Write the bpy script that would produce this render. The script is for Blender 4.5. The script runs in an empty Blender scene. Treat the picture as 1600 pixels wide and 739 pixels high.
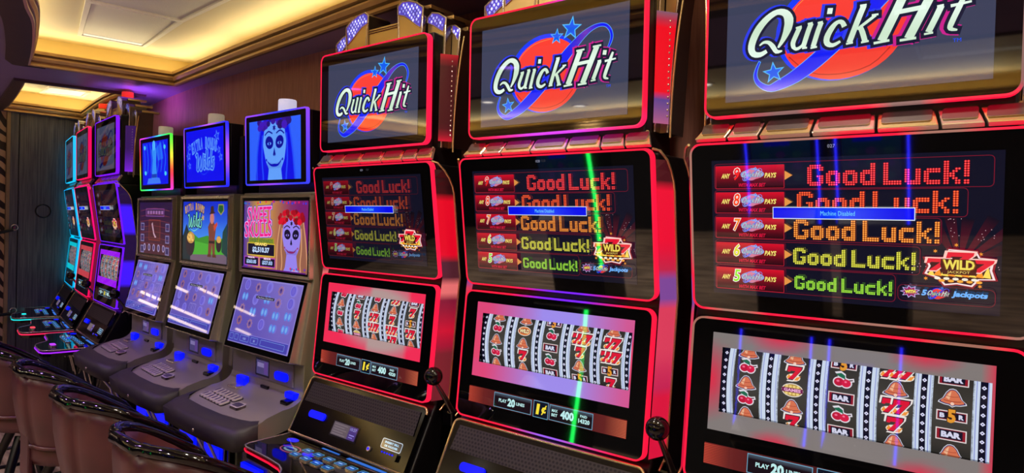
import bpy, bmesh, math, random
from math import sin, cos, pi, radians, hypot
from mathutils import Vector, Matrix, geometry

random.seed(7)
SC = bpy.context.scene
COL = SC.collection

# ------------------------------------------------------------------ camera
FPX, PITCH, ROLL, YAW = 1045.6, -0.01409, 0.02913, 0.70697
cam_d = bpy.data.cameras.new('camera')
cam = bpy.data.objects.new('camera', cam_d)
COL.objects.link(cam)
SC.camera = cam
cam_d.sensor_width = 36.0
cam_d.lens = FPX / 1600 * 36.0
cam_d.clip_start = 0.02
_f = Vector((0, cos(PITCH), sin(PITCH)))
_r = Vector((1, 0, 0))
_u = Vector((0, -sin(PITCH), cos(PITCH)))
_r2 = _r * cos(ROLL) + _u * sin(ROLL)
_u2 = -_r * sin(ROLL) + _u * cos(ROLL)
_R = Matrix((_r2, _u2, -_f)).transposed()
cam.matrix_world = Matrix.Translation((2.482, -1.429, 1.6)) @ Matrix.Rotation(YAW, 4, 'Z') @ _R.to_4x4()

# ------------------------------------------------------------------ world and exposure
world = bpy.data.worlds.new('world')
SC.world = world
world.use_nodes = True
world.node_tree.nodes['Background'].inputs[0].default_value = (0.5, 0.45, 0.6, 1)
world.node_tree.nodes['Background'].inputs[1].default_value = 0.05
vs = SC.view_settings
vs.view_transform = 'Standard'
vs.look = 'None'
vs.gamma = 1.0
vs.exposure = 0.0
vs.use_curve_mapping = False
SC.cycles.max_bounces = 6

COVE = 2.1           # strength of the warm cove strips
WASH = 1.25          # watts per metre of the cove floods aimed over each raised ceiling
DOWN = 150.0          # watts of each downlight

# ------------------------------------------------------------------ materials
def lin(c):
    c = c / 255.0
    return c / 12.92 if c <= 0.04045 else ((c + 0.055) / 1.055) ** 2.4

def L3(c):
    return (lin(c[0]), lin(c[1]), lin(c[2]))

MATS = {}
def mat(name, rgb=(128, 128, 128), rough=0.5, metal=0.0, spec=0.5, emit=None, es=1.0, coat=0.0):
    m = bpy.data.materials.new(name)
    m.use_nodes = True
    b = m.node_tree.nodes['Principled BSDF']
    b.inputs['Base Color'].default_value = (*L3(rgb), 1)
    b.inputs['Roughness'].default_value = rough
    b.inputs['Metallic'].default_value = metal
    b.inputs['Specular IOR Level'].default_value = spec
    b.inputs['Coat Weight'].default_value = coat
    b.inputs['Coat Roughness'].default_value = 0.05
    if emit:
        b.inputs['Emission Color'].default_value = (*L3(emit), 1)
        b.inputs['Emission Strength'].default_value = es
    MATS[name] = m
    return m

def N(m, t, **kw):
    n = m.node_tree.nodes.new(t)
    for k, v in kw.items():
        setattr(n, k, v)
    return n

def link(m, a, b):
    m.node_tree.links.new(a, b)

def attr_emit(name, strength, rough, spec=0.5, base=(6, 6, 8)):
    m = mat(name, base, rough, 0, spec)
    b = m.node_tree.nodes['Principled BSDF']
    a = N(m, 'ShaderNodeVertexColor', layer_name='Col')
    link(m, a.outputs['Color'], b.inputs['Emission Color'])
    b.inputs['Emission Strength'].default_value = strength
    return m

attr_emit('screen_glass', 1.0, 0.03, 0.5)
MATS['screen_glass'].node_tree.nodes['Principled BSDF'].inputs['IOR'].default_value = 2.0
attr_emit('screen_matte', 1.0, 0.32, 0.4)
attr_emit('led', 1.15, 0.35, 0.3, (34, 12, 16))
attr_emit('light_tube', 9.0, 0.3, 0.4, (120, 120, 120))
attr_emit('led_soft', 1.0, 0.25, 0.5, (60, 30, 30))
attr_emit('reel_print', 1.0, 0.35, 0.3, (40, 40, 40))
mat('black_glass', (5, 5, 7), 0.03, 0, 0.5).node_tree.nodes['Principled BSDF'].inputs['IOR'].default_value = 2.0
mat('black_matte_glass', (5, 5, 7), 0.3, 0, 0.4)
mat('black_gloss', (9, 8, 10), 0.12, 0, 0.5)
mat('black_body', (14, 12, 15), 0.35, 0, 0.4)
mat('black_matte', (16, 15, 16), 0.7)
mat('chrome', (225, 216, 204), 0.2, 0.85)
mat('gold_chrome', (230, 206, 150), 0.22, 0.85)
mat('gold_mirror', (214, 190, 130), 0.3, 0.8)
mat('dark_chrome', (128, 118, 116), 0.25, 0.9)
mat('silver_paint', (150, 152, 124), 0.34, 0.35)
mat('silver_edge', (225, 215, 190), 0.25, 0.7)
mat('silver_deck', (146, 142, 136), 0.36, 0.35)
mat('rubber_lip', (46, 42, 46), 0.5)
mat('button_chrome', (240, 234, 224), 0.22, 0.5)
mat('beacon_white', (200, 190, 175), 0.35, 0, 0.5, (215, 200, 175), 0.25)
mat('beacon_lit', (230, 230, 245), 0.35, 0, 0.5, (205, 205, 235), 0.75)
mat('beacon_red', (200, 30, 20), 0.3, 0, 0.5, (235, 50, 25), 0.8)
mat('beacon_grey', (110, 112, 98), 0.25, 0.2)
mat('grey_plastic', (70, 62, 84), 0.35)
mat('rail_black', (8, 7, 8), 0.09, 0, 0.5)
mat('leg_black', (14, 13, 13), 0.3, 0.2)
mat('blue_lamp', (4, 8, 90), 0.3, 0, 0.4, (0, 14, 250), 1.25)
mat('streak_glow', (255, 240, 215), 0.4, 0, 0.3, (255, 226, 190), 4.0)  # glow of the bars added for the touch-screen streaks
mat('cove_lamp', (255, 220, 150), 0.5, 0, 0.3, (255, 234, 150), COVE)
mat('downlight_lens', (255, 250, 235), 0.4, 0, 0.3, (255, 244, 225), 9.0)
mat('violet_lens', (200, 170, 255), 0.4, 0, 0.3, (150, 90, 255), 5.0)
mat('ceiling_tray', (222, 212, 186), 0.6)
mat('ceiling_fascia', (228, 208, 150), 0.7)
mat('panel_white', (246, 244, 238), 0.45)
mat('panel_gap', (60, 52, 44), 0.8)
mat('panel_glow', (235, 235, 228), 0.4, 0, 0.5, (255, 246, 220), 0.45)  # brightness of the cove light put into the panel as emission
mat('dark_slats', (26, 24, 28), 0.6)

# glass pane over the reels
m = mat('window_pane', (255, 255, 255), 0.02)
nt = m.node_tree
for n in list(nt.nodes):
    if n.type == 'BSDF_PRINCIPLED':
        nt.nodes.remove(n)
out = [n for n in nt.nodes if n.type == 'OUTPUT_MATERIAL'][0]
tr = N(m, 'ShaderNodeBsdfTransparent'); gl = N(m, 'ShaderNodeBsdfGlossy'); gl.inputs['Roughness'].default_value = 0.02
fr = N(m, 'ShaderNodeFresnel'); fr.inputs[0].default_value = 1.5; mx = N(m, 'ShaderNodeMixShader')
link(m, fr.outputs[0], mx.inputs[0]); link(m, tr.outputs[0], mx.inputs[1]); link(m, gl.outputs[0], mx.inputs[2]); link(m, mx.outputs[0], out.inputs['Surface'])

def noise_mix(name, c1, c2, scale, rough, metal=0.0, stretch=(1, 1, 1), bump=0.0, detail=4, spec=0.5, ramp=(0.35, 0.65)):
    m = mat(name, c1, rough, metal, spec)
    b = m.node_tree.nodes['Principled BSDF']
    tc = N(m, 'ShaderNodeTexCoord'); mp = N(m, 'ShaderNodeMapping'); mp.inputs['Scale'].default_value = stretch
    nz = N(m, 'ShaderNodeTexNoise'); nz.inputs['Scale'].default_value = scale; nz.inputs['Detail'].default_value = detail
    cr = N(m, 'ShaderNodeValToRGB')
    cr.color_ramp.elements[0].position = ramp[0]; cr.color_ramp.elements[0].color = (*L3(c1), 1)
    cr.color_ramp.elements[1].position = ramp[1]; cr.color_ramp.elements[1].color = (*L3(c2), 1)
    link(m, tc.outputs['Object'], mp.inputs['Vector']); link(m, mp.outputs[0], nz.inputs['Vector'])
    link(m, nz.outputs['Fac'], cr.inputs[0]); link(m, cr.outputs[0], b.inputs['Base Color'])
    if bump:
        bp = N(m, 'ShaderNodeBump'); bp.inputs['Strength'].default_value = bump; bp.inputs['Distance'].default_value = 0.004
        link(m, nz.outputs['Fac'], bp.inputs['Height']); link(m, bp.outputs[0], b.inputs['Normal'])
    return m

noise_mix('wall_fabric', (168, 112, 100), (192, 134, 118), 9, 0.55, 0, (14, 14, 0.8), 0.25, 6)
noise_mix('soffit_paint', (148, 126, 168), (154, 132, 174), 5, 0.4)
noise_mix('moulding_gold', (216, 176, 112), (226, 188, 124), 4, 0.35, 0.3, (1, 1, 1), 0)
noise_mix('moulding_dark', (84, 64, 66), (92, 70, 68), 10, 0.35, 0.1)
noise_mix('far_panelling', (66, 70, 80), (100, 102, 106), 8, 0.42, 0, (12, 12, 0.5), 0.2, 5)
noise_mix('leather', (64, 28, 30), (92, 44, 44), 4, 0.4, 0, (1, 1, 1), 0.15, 5)
noise_mix('carpet', (104, 84, 72), (180, 156, 132), 4, 0.95, 0, (0.6, 5, 1), 0.4, 3)
noise_mix('trim_tan', (128, 108, 80), (146, 122, 92), 6, 0.5)
# zebra print
m = mat('zebra_print', (30, 26, 24), 0.6)
b = m.node_tree.nodes['Principled BSDF']
tc = N(m, 'ShaderNodeTexCoord'); wv = N(m, 'ShaderNodeTexWave'); wv.bands_direction = 'DIAGONAL'
wv.inputs['Scale'].default_value = 5.5; wv.inputs['Distortion'].default_value = 6; wv.inputs['Detail'].default_value = 1.5; wv.inputs['Detail Scale'].default_value = 0.9
cr = N(m, 'ShaderNodeValToRGB'); cr.color_ramp.interpolation = 'EASE'
cr.color_ramp.elements[0].position = 0.42; cr.color_ramp.elements[0].color = (*L3((28, 22, 22)), 1)
cr.color_ramp.elements[1].position = 0.52; cr.color_ramp.elements[1].color = (*L3((190, 160, 130)), 1)
link(m, tc.outputs['Object'], wv.inputs['Vector']); link(m, wv.outputs['Color'], cr.inputs[0]); link(m, cr.outputs[0], b.inputs['Base Color'])
# perforated speaker grille: dots in the part's own x/z coordinates
m = mat('speaker_grille', (30, 28, 30), 0.45, 0.1)
b = m.node_tree.nodes['Principled BSDF']
tc = N(m, 'ShaderNodeTexCoord'); sp = N(m, 'ShaderNodeSeparateXYZ'); link(m, tc.outputs['Object'], sp.inputs[0])
def mth(op, a, c=None):
    n = N(m, 'ShaderNodeMath', operation=op)
    for i, q in enumerate((a, c)):
        if q is None: continue
        if isinstance(q, (int, float)): n.inputs[i].default_value = q
        else: link(m, q, n.inputs[i])
    return n.outputs[0]
gz = mth('DIVIDE', sp.outputs['Z'], 0.0098)
row = mth('FLOOR', gz)
half = mth('MULTIPLY', mth('MODULO', mth('ABSOLUTE', row), 2.0), 0.5)
gx = mth('ADD', mth('DIVIDE', sp.outputs['X'], 0.0125), half)
fx = mth('SUBTRACT', mth('FRACT', mth('ADD', gx, 500.0)), 0.5)
fz = mth('SUBTRACT', mth('FRACT', gz), 0.5)
d2 = mth('ADD', mth('MULTIPLY', fx, fx), mth('MULTIPLY', fz, fz))
ins = mth('LESS_THAN', d2, 0.105)
mx = N(m, 'ShaderNodeMixRGB'); mx.inputs[1].default_value = (*L3((52, 48, 46)), 1); mx.inputs[2].default_value = (*L3((8, 7, 8)), 1)
link(m, ins, mx.inputs[0]); link(m, mx.outputs[0], b.inputs['Base Color'])
# ceiling diffuser with a fine perforation
m = mat('panel_perforated', (214, 210, 200), 0.45)
b = m.node_tree.nodes['Principled BSDF']
tc = N(m, 'ShaderNodeTexCoord'); ck = N(m, 'ShaderNodeTexChecker'); ck.inputs['Scale'].default_value = 180
ck.inputs[1].default_value = (*L3((240, 240, 236)), 1); ck.inputs[2].default_value = (*L3((204, 202, 198)), 1)
link(m, tc.outputs['Object'], ck.inputs['Vector']); link(m, ck.outputs[0], b.inputs['Base Color'])

# ------------------------------------------------------------------ object helpers
def put(o, parent=None):
    COL.objects.link(o)
    if parent is not None:
        o.parent = parent
    return o

def tag(o, label, cat, group=None, kind=None):
    if label: o['label'] = label
    if cat: o['category'] = cat
    if group: o['group'] = group
    if kind: o['kind'] = kind
    return o

def thing(name, loc, rz, label, cat, group=None):
    o = bpy.data.objects.new(name, None)
    o.empty_display_size = 0.1
    o.location = loc
    o.rotation_euler = (0, 0, rz)
    put(o)
    return tag(o, label, cat, group)

class MB:
    def __init__(s):
        s.v = []; s.f = []; s.m = []; s.c = []; s.sm = []; s.mats = []
    def mi(s, name):
        if name not in s.mats: s.mats.append(name)
        return s.mats.index(name)
    def face(s, pts, mat_, col=(1, 1, 1), smooth=False):
        i0 = len(s.v)
        s.v += [tuple(p) for p in pts]
        s.f.append(tuple(range(i0, i0 + len(pts))))
        s.m.append(s.mi(mat_)); s.sm.append(smooth)
        s.c.append(col if isinstance(col, list) else [col] * len(pts))
    def grid(s, rows, mat_, closed_u=False, closed_v=False, smooth=True, col=None):
        i0 = len(s.v); nu = len(rows[0]); nv = len(rows)
        for r in rows: s.v += [tuple(p) for p in r]
        k = s.mi(mat_)
        for j in range(nv if closed_v else nv - 1):
            for i in range(nu if closed_u else nu - 1):
                a = (j, i); b_ = (j, (i + 1) % nu); c_ = ((j + 1) % nv, (i + 1) % nu); d = ((j + 1) % nv, i)
                s.f.append(tuple(i0 + q[0] * nu + q[1] for q in (a, b_, c_, d)))
                s.m.append(k); s.sm.append(smooth)
                s.c.append([col(*q) if col else (1, 1, 1) for q in (a, b_, c_, d)])
    def box(s, x0, x1, y0, y1, z0, z1, mat_, col=(1, 1, 1)):
        i0 = len(s.v)
        s.v += [(x, y, z) for z in (z0, z1) for y in (y0, y1) for x in (x0, x1)]
        for q in ((0, 2, 3, 1), (4, 5, 7, 6), (0, 1, 5, 4), (2, 6, 7, 3), (0, 4, 6, 2), (1, 3, 7, 5)):
            s.f.append(tuple(i0 + k for k in q)); s.m.append(s.mi(mat_)); s.sm.append(False); s.c.append([col] * 4)
    def extrude(s, poly, fn, a, b_, mat_, side_mat=None, col=(1, 1, 1), smooth_side=False):
        """poly: 2D points; fn(u, v, t) -> xyz; caps at t=a and t=b_"""
        n = len(poly); i0 = len(s.v)
        s.v += [tuple(fn(u, v, a)) for u, v in poly] + [tuple(fn(u, v, b_)) for u, v in poly]
        tris = geometry.tessellate_polygon([[Vector((u, v, 0)) for u, v in poly]])
        for t in tris:
            s.f.append(tuple(i0 + k for k in t)); s.m.append(s.mi(mat_)); s.sm.append(False); s.c.append([col] * 3)
            s.f.append(tuple(i0 + n + k for k in reversed(t))); s.m.append(s.mi(mat_)); s.sm.append(False); s.c.append([col] * 3)
        sm_ = side_mat or mat_
        j0 = len(s.v)
        s.v += s.v[i0:i0 + 2 * n]
        for k in range(n):
            s.f.append((j0 + k, j0 + (k + 1) % n, j0 + n + (k + 1) % n, j0 + n + k)); s.m.append(s.mi(sm_)); s.sm.append(smooth_side); s.c.append([col] * 4)
    def prism_x(s, prof, x0, x1, mat_):
        s.extrude(prof, lambda u, v, t: (t, u, v), x0, x1, mat_)
    def tube(s, pts, r, mat_, n=8, closed=False, col=None, caps=True):
        P = [Vector(p) for p in pts]; rows = []
        up0 = None
        m_ = len(P)
        for i, p in enumerate(P):
            if closed: d = P[(i + 1) % m_] - P[i - 1]
            else: d = P[min(i + 1, m_ - 1)] - P[max(i - 1, 0)]
            d.normalize()
            if up0 is None:
                up0 = Vector((0, 0, 1)) if abs(d.z) < 0.9 else Vector((0, 1, 0))
            a = d.cross(up0); a.normalize(); b_ = a.cross(d); b_.normalize(); up0 = b_
            rr = r[i] if isinstance(r, (list, tuple)) else r
            rows.append([p + a * rr * cos(2 * pi * k / n) + b_ * rr * sin(2 * pi * k / n) for k in range(n)])
        cf = (lambda j, i: col(j)) if col else None
        s.grid(rows, mat_, closed_u=True, closed_v=closed, smooth=True, col=cf)
        if not closed and caps:
            for rw in (rows[0], rows[-1]):
                s.face(rw, mat_, [col(0)] * n if col else (1, 1, 1))
    def lathe(s, prof, c, mat_, n=24, axis='z'):
        rows = []
        for r, h in prof:
            row = []
            for k in range(n):
                a = 2 * pi * k / n
                if axis == 'z': row.append((c[0] + r * cos(a), c[1] + r * sin(a), c[2] + h))
                else: row.append((c[0] + r * cos(a), c[1] + h, c[2] + r * sin(a)))
            rows.append(row)
        s.grid(rows, mat_, closed_u=True)
    def mesh(s, name):
        me = bpy.data.meshes.new(name)
        me.from_pydata(s.v, [], s.f)
        for q in s.mats: me.materials.append(MATS[q])
        me.polygons.foreach_set('material_index', s.m)
        me.polygons.foreach_set('use_smooth', s.sm)
        at = me.color_attributes.new('Col', 'FLOAT_COLOR', 'CORNER')
        flat = []
        for cs in s.c:
            for c in cs: flat += [c[0], c[1], c[2], 1.0]
        at.data.foreach_set('color', flat)
        me.update()
        return me
    def build(s, name, parent=None, bevel=0.0, recalc=True):
        me = s.mesh(name)
        if recalc:
            bm = bmesh.new(); bm.from_mesh(me)
            bmesh.ops.remove_doubles(bm, verts=bm.verts, dist=1e-6) if bevel else None
            bmesh.ops.recalc_face_normals(bm, faces=bm.faces)
            bm.to_mesh(me); bm.free()
        o = put(bpy.data.objects.new(name, me), parent)
        if bevel:
            md = o.modifiers.new('bevel', 'BEVEL'); md.width = bevel; md.segments = 2; md.limit_method = 'ANGLE'; md.angle_limit = radians(40)
            md.harden_normals = False
        return o

def rrect(hw, hh, r, n=6, cu=0.0, cv=0.0):
    pts = []
    for (sx, sy, a0) in ((1, 1, 0), (-1, 1, 90), (-1, -1, 180), (1, -1, 270)):
        for k in range(n + 1):
            a = radians(a0 + 90 * k / n)
            pts.append((cu + sx * (hw - r) + r * cos(a), cv + sy * (hh - r) + r * sin(a)))
    return pts

class Plane:
    """a tilted panel: top (y,z), bottom (y,z); u = x, v up along the panel, n towards the player"""
    def __init__(s, T, B):
        d = Vector((0, T[0] - B[0], T[1] - B[1])); s.len = d.length; s.d = d.normalized()
        s.n = Vector((0, -s.d.z, s.d.y)); s.c = Vector((0, (T[0] + B[0]) / 2, (T[1] + B[1]) / 2))
    def __call__(s, u, v, n=0.0):
        return s.c + Vector((u, 0, 0)) + s.d * v + s.n * n

# ------------------------------------------------------------------ flat artwork for displays
FONT = {}
def glyphs(txt, bold=0.0):
    key = (txt, bold)
    if key not in FONT:
        cu = bpy.data.curves.new('t', 'FONT'); cu.body = txt; cu.size = 1.0; cu.offset = bold; cu.resolution_u = 2
        ob = bpy.data.objects.new('t', cu); COL.objects.link(ob)
        dg = bpy.context.evaluated_depsgraph_get(); dg.update()
        me = ob.evaluated_get(dg).to_mesh()
        vv = [(v.co.x, v.co.y) for v in me.vertices]
        ff = [tuple(p.vertices) for p in me.polygons]
        ob.evaluated_get(dg).to_mesh_clear()
        bpy.data.objects.remove(ob); bpy.data.curves.remove(cu)
        xs = [p[0] for p in vv] or [0, 1]; ys = [p[1] for p in vv] or [0, 1]
        FONT[key] = (vv, ff, min(xs), max(xs), min(ys), max(ys))
    return FONT[key]

class Canvas:
    def __init__(s, step=0.00005):
        s.T = []; s.z = 0.0; s.step = step      # list of (pts2d, z, cols)
    def up(s): s.z += s.step
    def add(s, pts, col):
        cs = [L3(col(*p)) if callable(col) else L3(col) for p in pts]
        s.T.append((list(pts), s.z, cs))
    def poly(s, pts, col, up=True):
        if up: s.up()
        tr = geometry.tessellate_polygon([[Vector((p[0], p[1], 0)) for p in pts]])
        for t in tr: s.add([pts[k] for k in t], col)
    def ring(s, outer, inner, col, up=True):
        if up: s.up()
        n = len(outer)
        for k in range(n): s.add([outer[k], outer[(k + 1) % n], inner[(k + 1) % n], inner[k]], col)
    def rect(s, u0, v0, u1, v1, col, up=True, nx=1, ny=1):
        if up: s.up()
        for i in range(nx):
            for j in range(ny):
                a0 = u0 + (u1 - u0) * i / nx; a1 = u0 + (u1 - u0) * (i + 1) / nx
                b0 = v0 + (v1 - v0) * j / ny; b1 = v0 + (v1 - v0) * (j + 1) / ny
                s.add([(a0, b0), (a1, b0), (a1, b1), (a0, b1)], col)
    def frame(s, u0, v0, u1, v1, w, col, r=0.0):
        cu, cv = (u0 + u1) / 2, (v0 + v1) / 2; hw, hh = abs(u1 - u0) / 2, abs(v1 - v0) / 2
        r = max(r, w * 1.01)
        s.ring(rrect(hw, hh, r, 3, cu, cv), rrect(hw - w, hh - w, r - w, 3, cu, cv), col)
    def ell(s, cu, cv, a, b, col, n=20, rot=0.0, up=True):
        p = []
        for k in range(n):
            t = 2 * pi * k / n; x, y = a * cos(t), b * sin(t)
            p.append((cu + x * cos(rot) - y * sin(rot), cv + x * sin(rot) + y * cos(rot)))
        if up: s.up()
        s.add(p, col)
    def star(s, cu, cv, r, col, rot=0.0, k=5, inner=0.42):
        p = []
        for i in range(2 * k):
            a = pi / 2 + rot + pi * i / k; rr = r if i % 2 == 0 else r * inner
            p.append((cu + rr * cos(a), cv + rr * sin(a)))
        s.poly(p, col)
    def stroke(s, pts, ws, col, extra=0.0, up=True, sm=3, sq=True):
        """a line of varying width through pts; extra widens (for outlines)"""
        if up: s.up()
        if not isinstance(ws, (list, tuple)): ws = [ws] * len(pts)
        P = []; W = []
        n = len(pts)
        if sm > 1 and n > 2:
            for i in range(n - 1):
                p0 = pts[max(i - 1, 0)]; p1 = pts[i]; p2 = pts[i + 1]; p3 = pts[min(i + 2, n - 1)]
                for k in range(sm):
                    t = k / sm
                    P.append(tuple(0.5 * ((2 * p1[q]) + (-p0[q] + p2[q]) * t + (2 * p0[q] - 5 * p1[q] + 4 * p2[q] - p3[q]) * t * t + (-p0[q] + 3 * p1[q] - 3 * p2[q] + p3[q]) * t ** 3) for q in (0, 1)))
                    W.append(ws[i] * (1 - t) + ws[i + 1] * t)
            P.append(pts[-1]); W.append(ws[-1])
        else: P = list(pts); W = list(ws)
        Lf = []; Rt = []
        for i, p in enumerate(P):
            a = P[max(i - 1, 0)]; b = P[min(i + 1, len(P) - 1)]
            dx, dy = b[0] - a[0], b[1] - a[1]; l = hypot(dx, dy) or 1
            dx /= l; dy /= l; h = W[i] / 2 + extra
            e = 0
            if sq and i == 0: e = -extra
            if sq and i == len(P) - 1: e = extra
            q = (p[0] + dx * e, p[1] + dy * e)
            Lf.append((q[0] - dy * h, q[1] + dx * h)); Rt.append((q[0] + dy * h, q[1] - dx * h))
        for i in range(len(P) - 1):
            s.add([Lf[i], Lf[i + 1], Rt[i + 1], Rt[i]], col)
    def text(s, txt, u, v, h, col, w=None, anchor='c', bold=0.0, shear=0.0, rot=0.0, up=True):
        """h = height of the glyph box, w = total width (stretches), (u, v) anchor at the box's middle height"""
        if up: s.up()
        vv, ff, x0, x1, y0, y1 = glyphs(txt, bold)
        k = h / (y1 - y0); kx = (w / (x1 - x0)) if w else k
        W = (x1 - x0) * kx
        ox = {'c': -W / 2, 'l': 0, 'r': -W}[anchor]
        def q(p):
            x = (p[0] - x0) * kx + ox; y = (p[1] - y0) * k - h / 2
            x += shear * y
            return (u + x * cos(rot) - y * sin(rot), v + x * sin(rot) + y * cos(rot))
        pts = [q(p) for p in vv]
        for f in ff: s.add([pts[i] for i in f], col)
    def embed(s, other, cu, cv, k, ky=None, colf=None):
        """draw another canvas scaled into this one"""
        ky = ky or k
        zs = sorted(set(t[1] for t in other.T)); z0 = s.z
        idx = {z: i + 1 for i, z in enumerate(zs)}
        for pts, z, cs in other.T:
            s.T.append(([(cu + p[0] * k, cv + p[1] * ky) for p in pts], z0 + idx[z] * s.step, [colf(c) for c in cs] if colf else cs))
        s.z = z0 + len(zs) * s.step
    def split(s, h):
        """cut every face by horizontal lines h apart, so it can follow a curve"""
        out = []
        for pts, z, cs in s.T:
            v0 = min(p[1] for p in pts); v1 = max(p[1] for p in pts)
            k0 = math.floor(v0 / h); k1 = math.ceil(v1 / h)
            for k in range(k0, k1):
                q = list(zip(pts, cs))
                for (lim, sg) in ((k * h, 1), ((k + 1) * h, -1)):
                    r = []
                    for i in range(len(q)):
                        a, b = q[i], q[(i + 1) % len(q)]
                        da = sg * (a[0][1] - lim); db = sg * (b[0][1] - lim)
                        if da >= 0: r.append(a)
                        if (da > 0 and db < 0) or (da < 0 and db > 0):
                            t = da / (da - db)
                            r.append(((a[0][0] + (b[0][0] - a[0][0]) * t, a[0][1] + (b[0][1] - a[0][1]) * t), tuple(a[1][j] + (b[1][j] - a[1][j]) * t for j in range(3))))
                    q = r
                    if len(q) < 3: break
                if len(q) >= 3: out.append(([p for p, c in q], z, [c for p, c in q]))
        s.T = out
    def clip(s, v0, v1, u0=-9, u1=9):
        out = []
        for pts, z, cs in s.T:
            q = list(zip(pts, cs))
            for (ax, lim, sg) in ((1, v0, 1), (1, v1, -1), (0, u0, 1), (0, u1, -1)):
                r = []
                for i in range(len(q)):
                    a, b = q[i], q[(i + 1) % len(q)]
                    da = sg * (a[0][ax] - lim); db = sg * (b[0][ax] - lim)
                    if da >= 0: r.append(a)
                    if (da > 0 and db < 0) or (da < 0 and db > 0):
                        t = da / (da - db)
                        r.append(((a[0][0] + (b[0][0] - a[0][0]) * t, a[0][1] + (b[0][1] - a[0][1]) * t), tuple(a[1][j] + (b[1][j] - a[1][j]) * t for j in range(3))))
                q = r
                if len(q) < 3: break
            if len(q) >= 3: out.append(([p for p, c in q], z, [c for p, c in q]))
        s.T = out
    def mesh(s, name, fn, matn='screen_glass', n0=0.0006, gain=1.0):
        mb = MB()
        nrm = (fn(0, 0, 1) - fn(0, 0, 0)).normalized()
        for pts, z, cs in s.T:
            P = [fn(p[0], p[1], n0 + z) for p in pts]
            nn = Vector((0, 0, 0))
            for i in range(1, len(P) - 1): nn += (P[i] - P[0]).cross(P[i + 1] - P[0])
            cc = [tuple(x * gain for x in c) for c in cs]
            if nn.dot(nrm) < 0: P = P[::-1]; cc = cc[::-1]
            mb.face(P, matn, cc)
        return mb.mesh(name)

def obj(name, me, parent):
    return put(bpy.data.objects.new(name, me), parent)

CACHE = {}
def cached(key, maker):
    if key not in CACHE: CACHE[key] = maker()
    return CACHE[key]

# ------------------------------------------------------------------ the room
Z_SOF, Z_MLD, Z_LIP, Z_CEIL = 2.455, 2.44, 2.525, 2.65
WX0, WX1, WY0 = -4.37, 5.0, -5.6

def wall_y(x):
    t = max(0.0, -x - 0.8)
    return 0.50 + 0.036 * t * t

def offset_loop(loop, o):
    """loop counter-clockwise; positive o moves outwards"""
    n = len(loop); r = []
    for i in range(n):
        p = Vector(loop[i]); a = Vector(loop[i - 1]); b = Vector(loop[(i + 1) % n])
        d1 = (p - a).normalized(); d2 = (b - p).normalized()
        n1 = Vector((d1.y, -d1.x)); n2 = Vector((d2.y, -d2.x))
        mm = (n1 + n2); mm.normalize()
        r.append(tuple(p + mm * (o / max(0.35, mm.dot(n1)))))
    return r

def densify(pts, k=4):
    """smooth an open run of points"""
    out = []
    n = len(pts)
    for i in range(n - 1):
        p0 = pts[max(i - 1, 0)]; p1 = pts[i]; p2 = pts[i + 1]; p3 = pts[min(i + 2, n - 1)]
        for j in range(k):
            t = j / k
            out.append(tuple(0.5 * ((2 * p1[q]) + (-p0[q] + p2[q]) * t + (2 * p0[q] - 5 * p1[q] + 4 * p2[q] - p3[q]) * t * t + (-p0[q] + 3 * p1[q] - 3 * p2[q] + p3[q]) * t ** 3) for q in (0, 1)))
    out.append(pts[-1])
    return out

T1 = ([(-2.12, -0.33)] + densify([(-2.12, -0.33), (-1.6, -0.44), (-1.09, -0.565), (-0.74, -0.68), (0.0, -0.86), (0.8, -0.98), (1.8, -1.05), (3.0, -1.08), (4.3, -1.08)])[1:]
      + densify([(4.3, 0.2), (3.0, 0.2), (1.5, 0.21), (0.49, 0.245), (-0.17, 0.285), (-1.01, 0.34), (-1.98, 0.425)]))
T2 = (densify([(-4.33, 0.03), (-3.89, -0.02), (-3.23, -0.12), (-2.75, -0.2)]) + densify([(-2.62, 0.42), (-3.3, 0.46), (-4.33, 0.62)]))
T3 = [(-3.3, -4.1), (4.4, -4.1), (4.4, -2.1), (-3.3, -2.1)]

def fill_z(outer, holes, z, name, matn, kind_name=None, flip=False):
    loops = [[Vector((p[0], p[1], 0)) for p in outer]] + [[Vector((p[0], p[1], 0)) for p in h] for h in holes]
    allp = [p for l in loops for p in l]
    mb = MB()
    for t in geometry.tessellate_polygon(loops):
        mb.face([(allp[k].x, allp[k].y, z) for k in t], matn)
    return mb

def structure(o):
    o['kind'] = 'structure'
    return o

# floor
mb = MB(); mb.box(-4.6, WX1, WY0, 1.6, -0.05, 0.0, 'carpet'); structure(mb.build('floor'))
# soffit with three openings
xs = [WX1 - i * (WX1 + 4.6) / 40 for i in range(41)]
outer = [(-4.75, WY0), (WX1, WY0)] + [(x, wall_y(x) + 0.05) for x in xs] + [(-4.75, wall_y(-4.6) + 0.05)]
mb = fill_z(outer, [offset_loop(T1, 0.01), offset_loop(T2, 0.01), offset_loop(T3, 0.01)], Z_SOF, 'ceiling', 'soffit_paint')
structure(mb.build('ceiling'))

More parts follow.
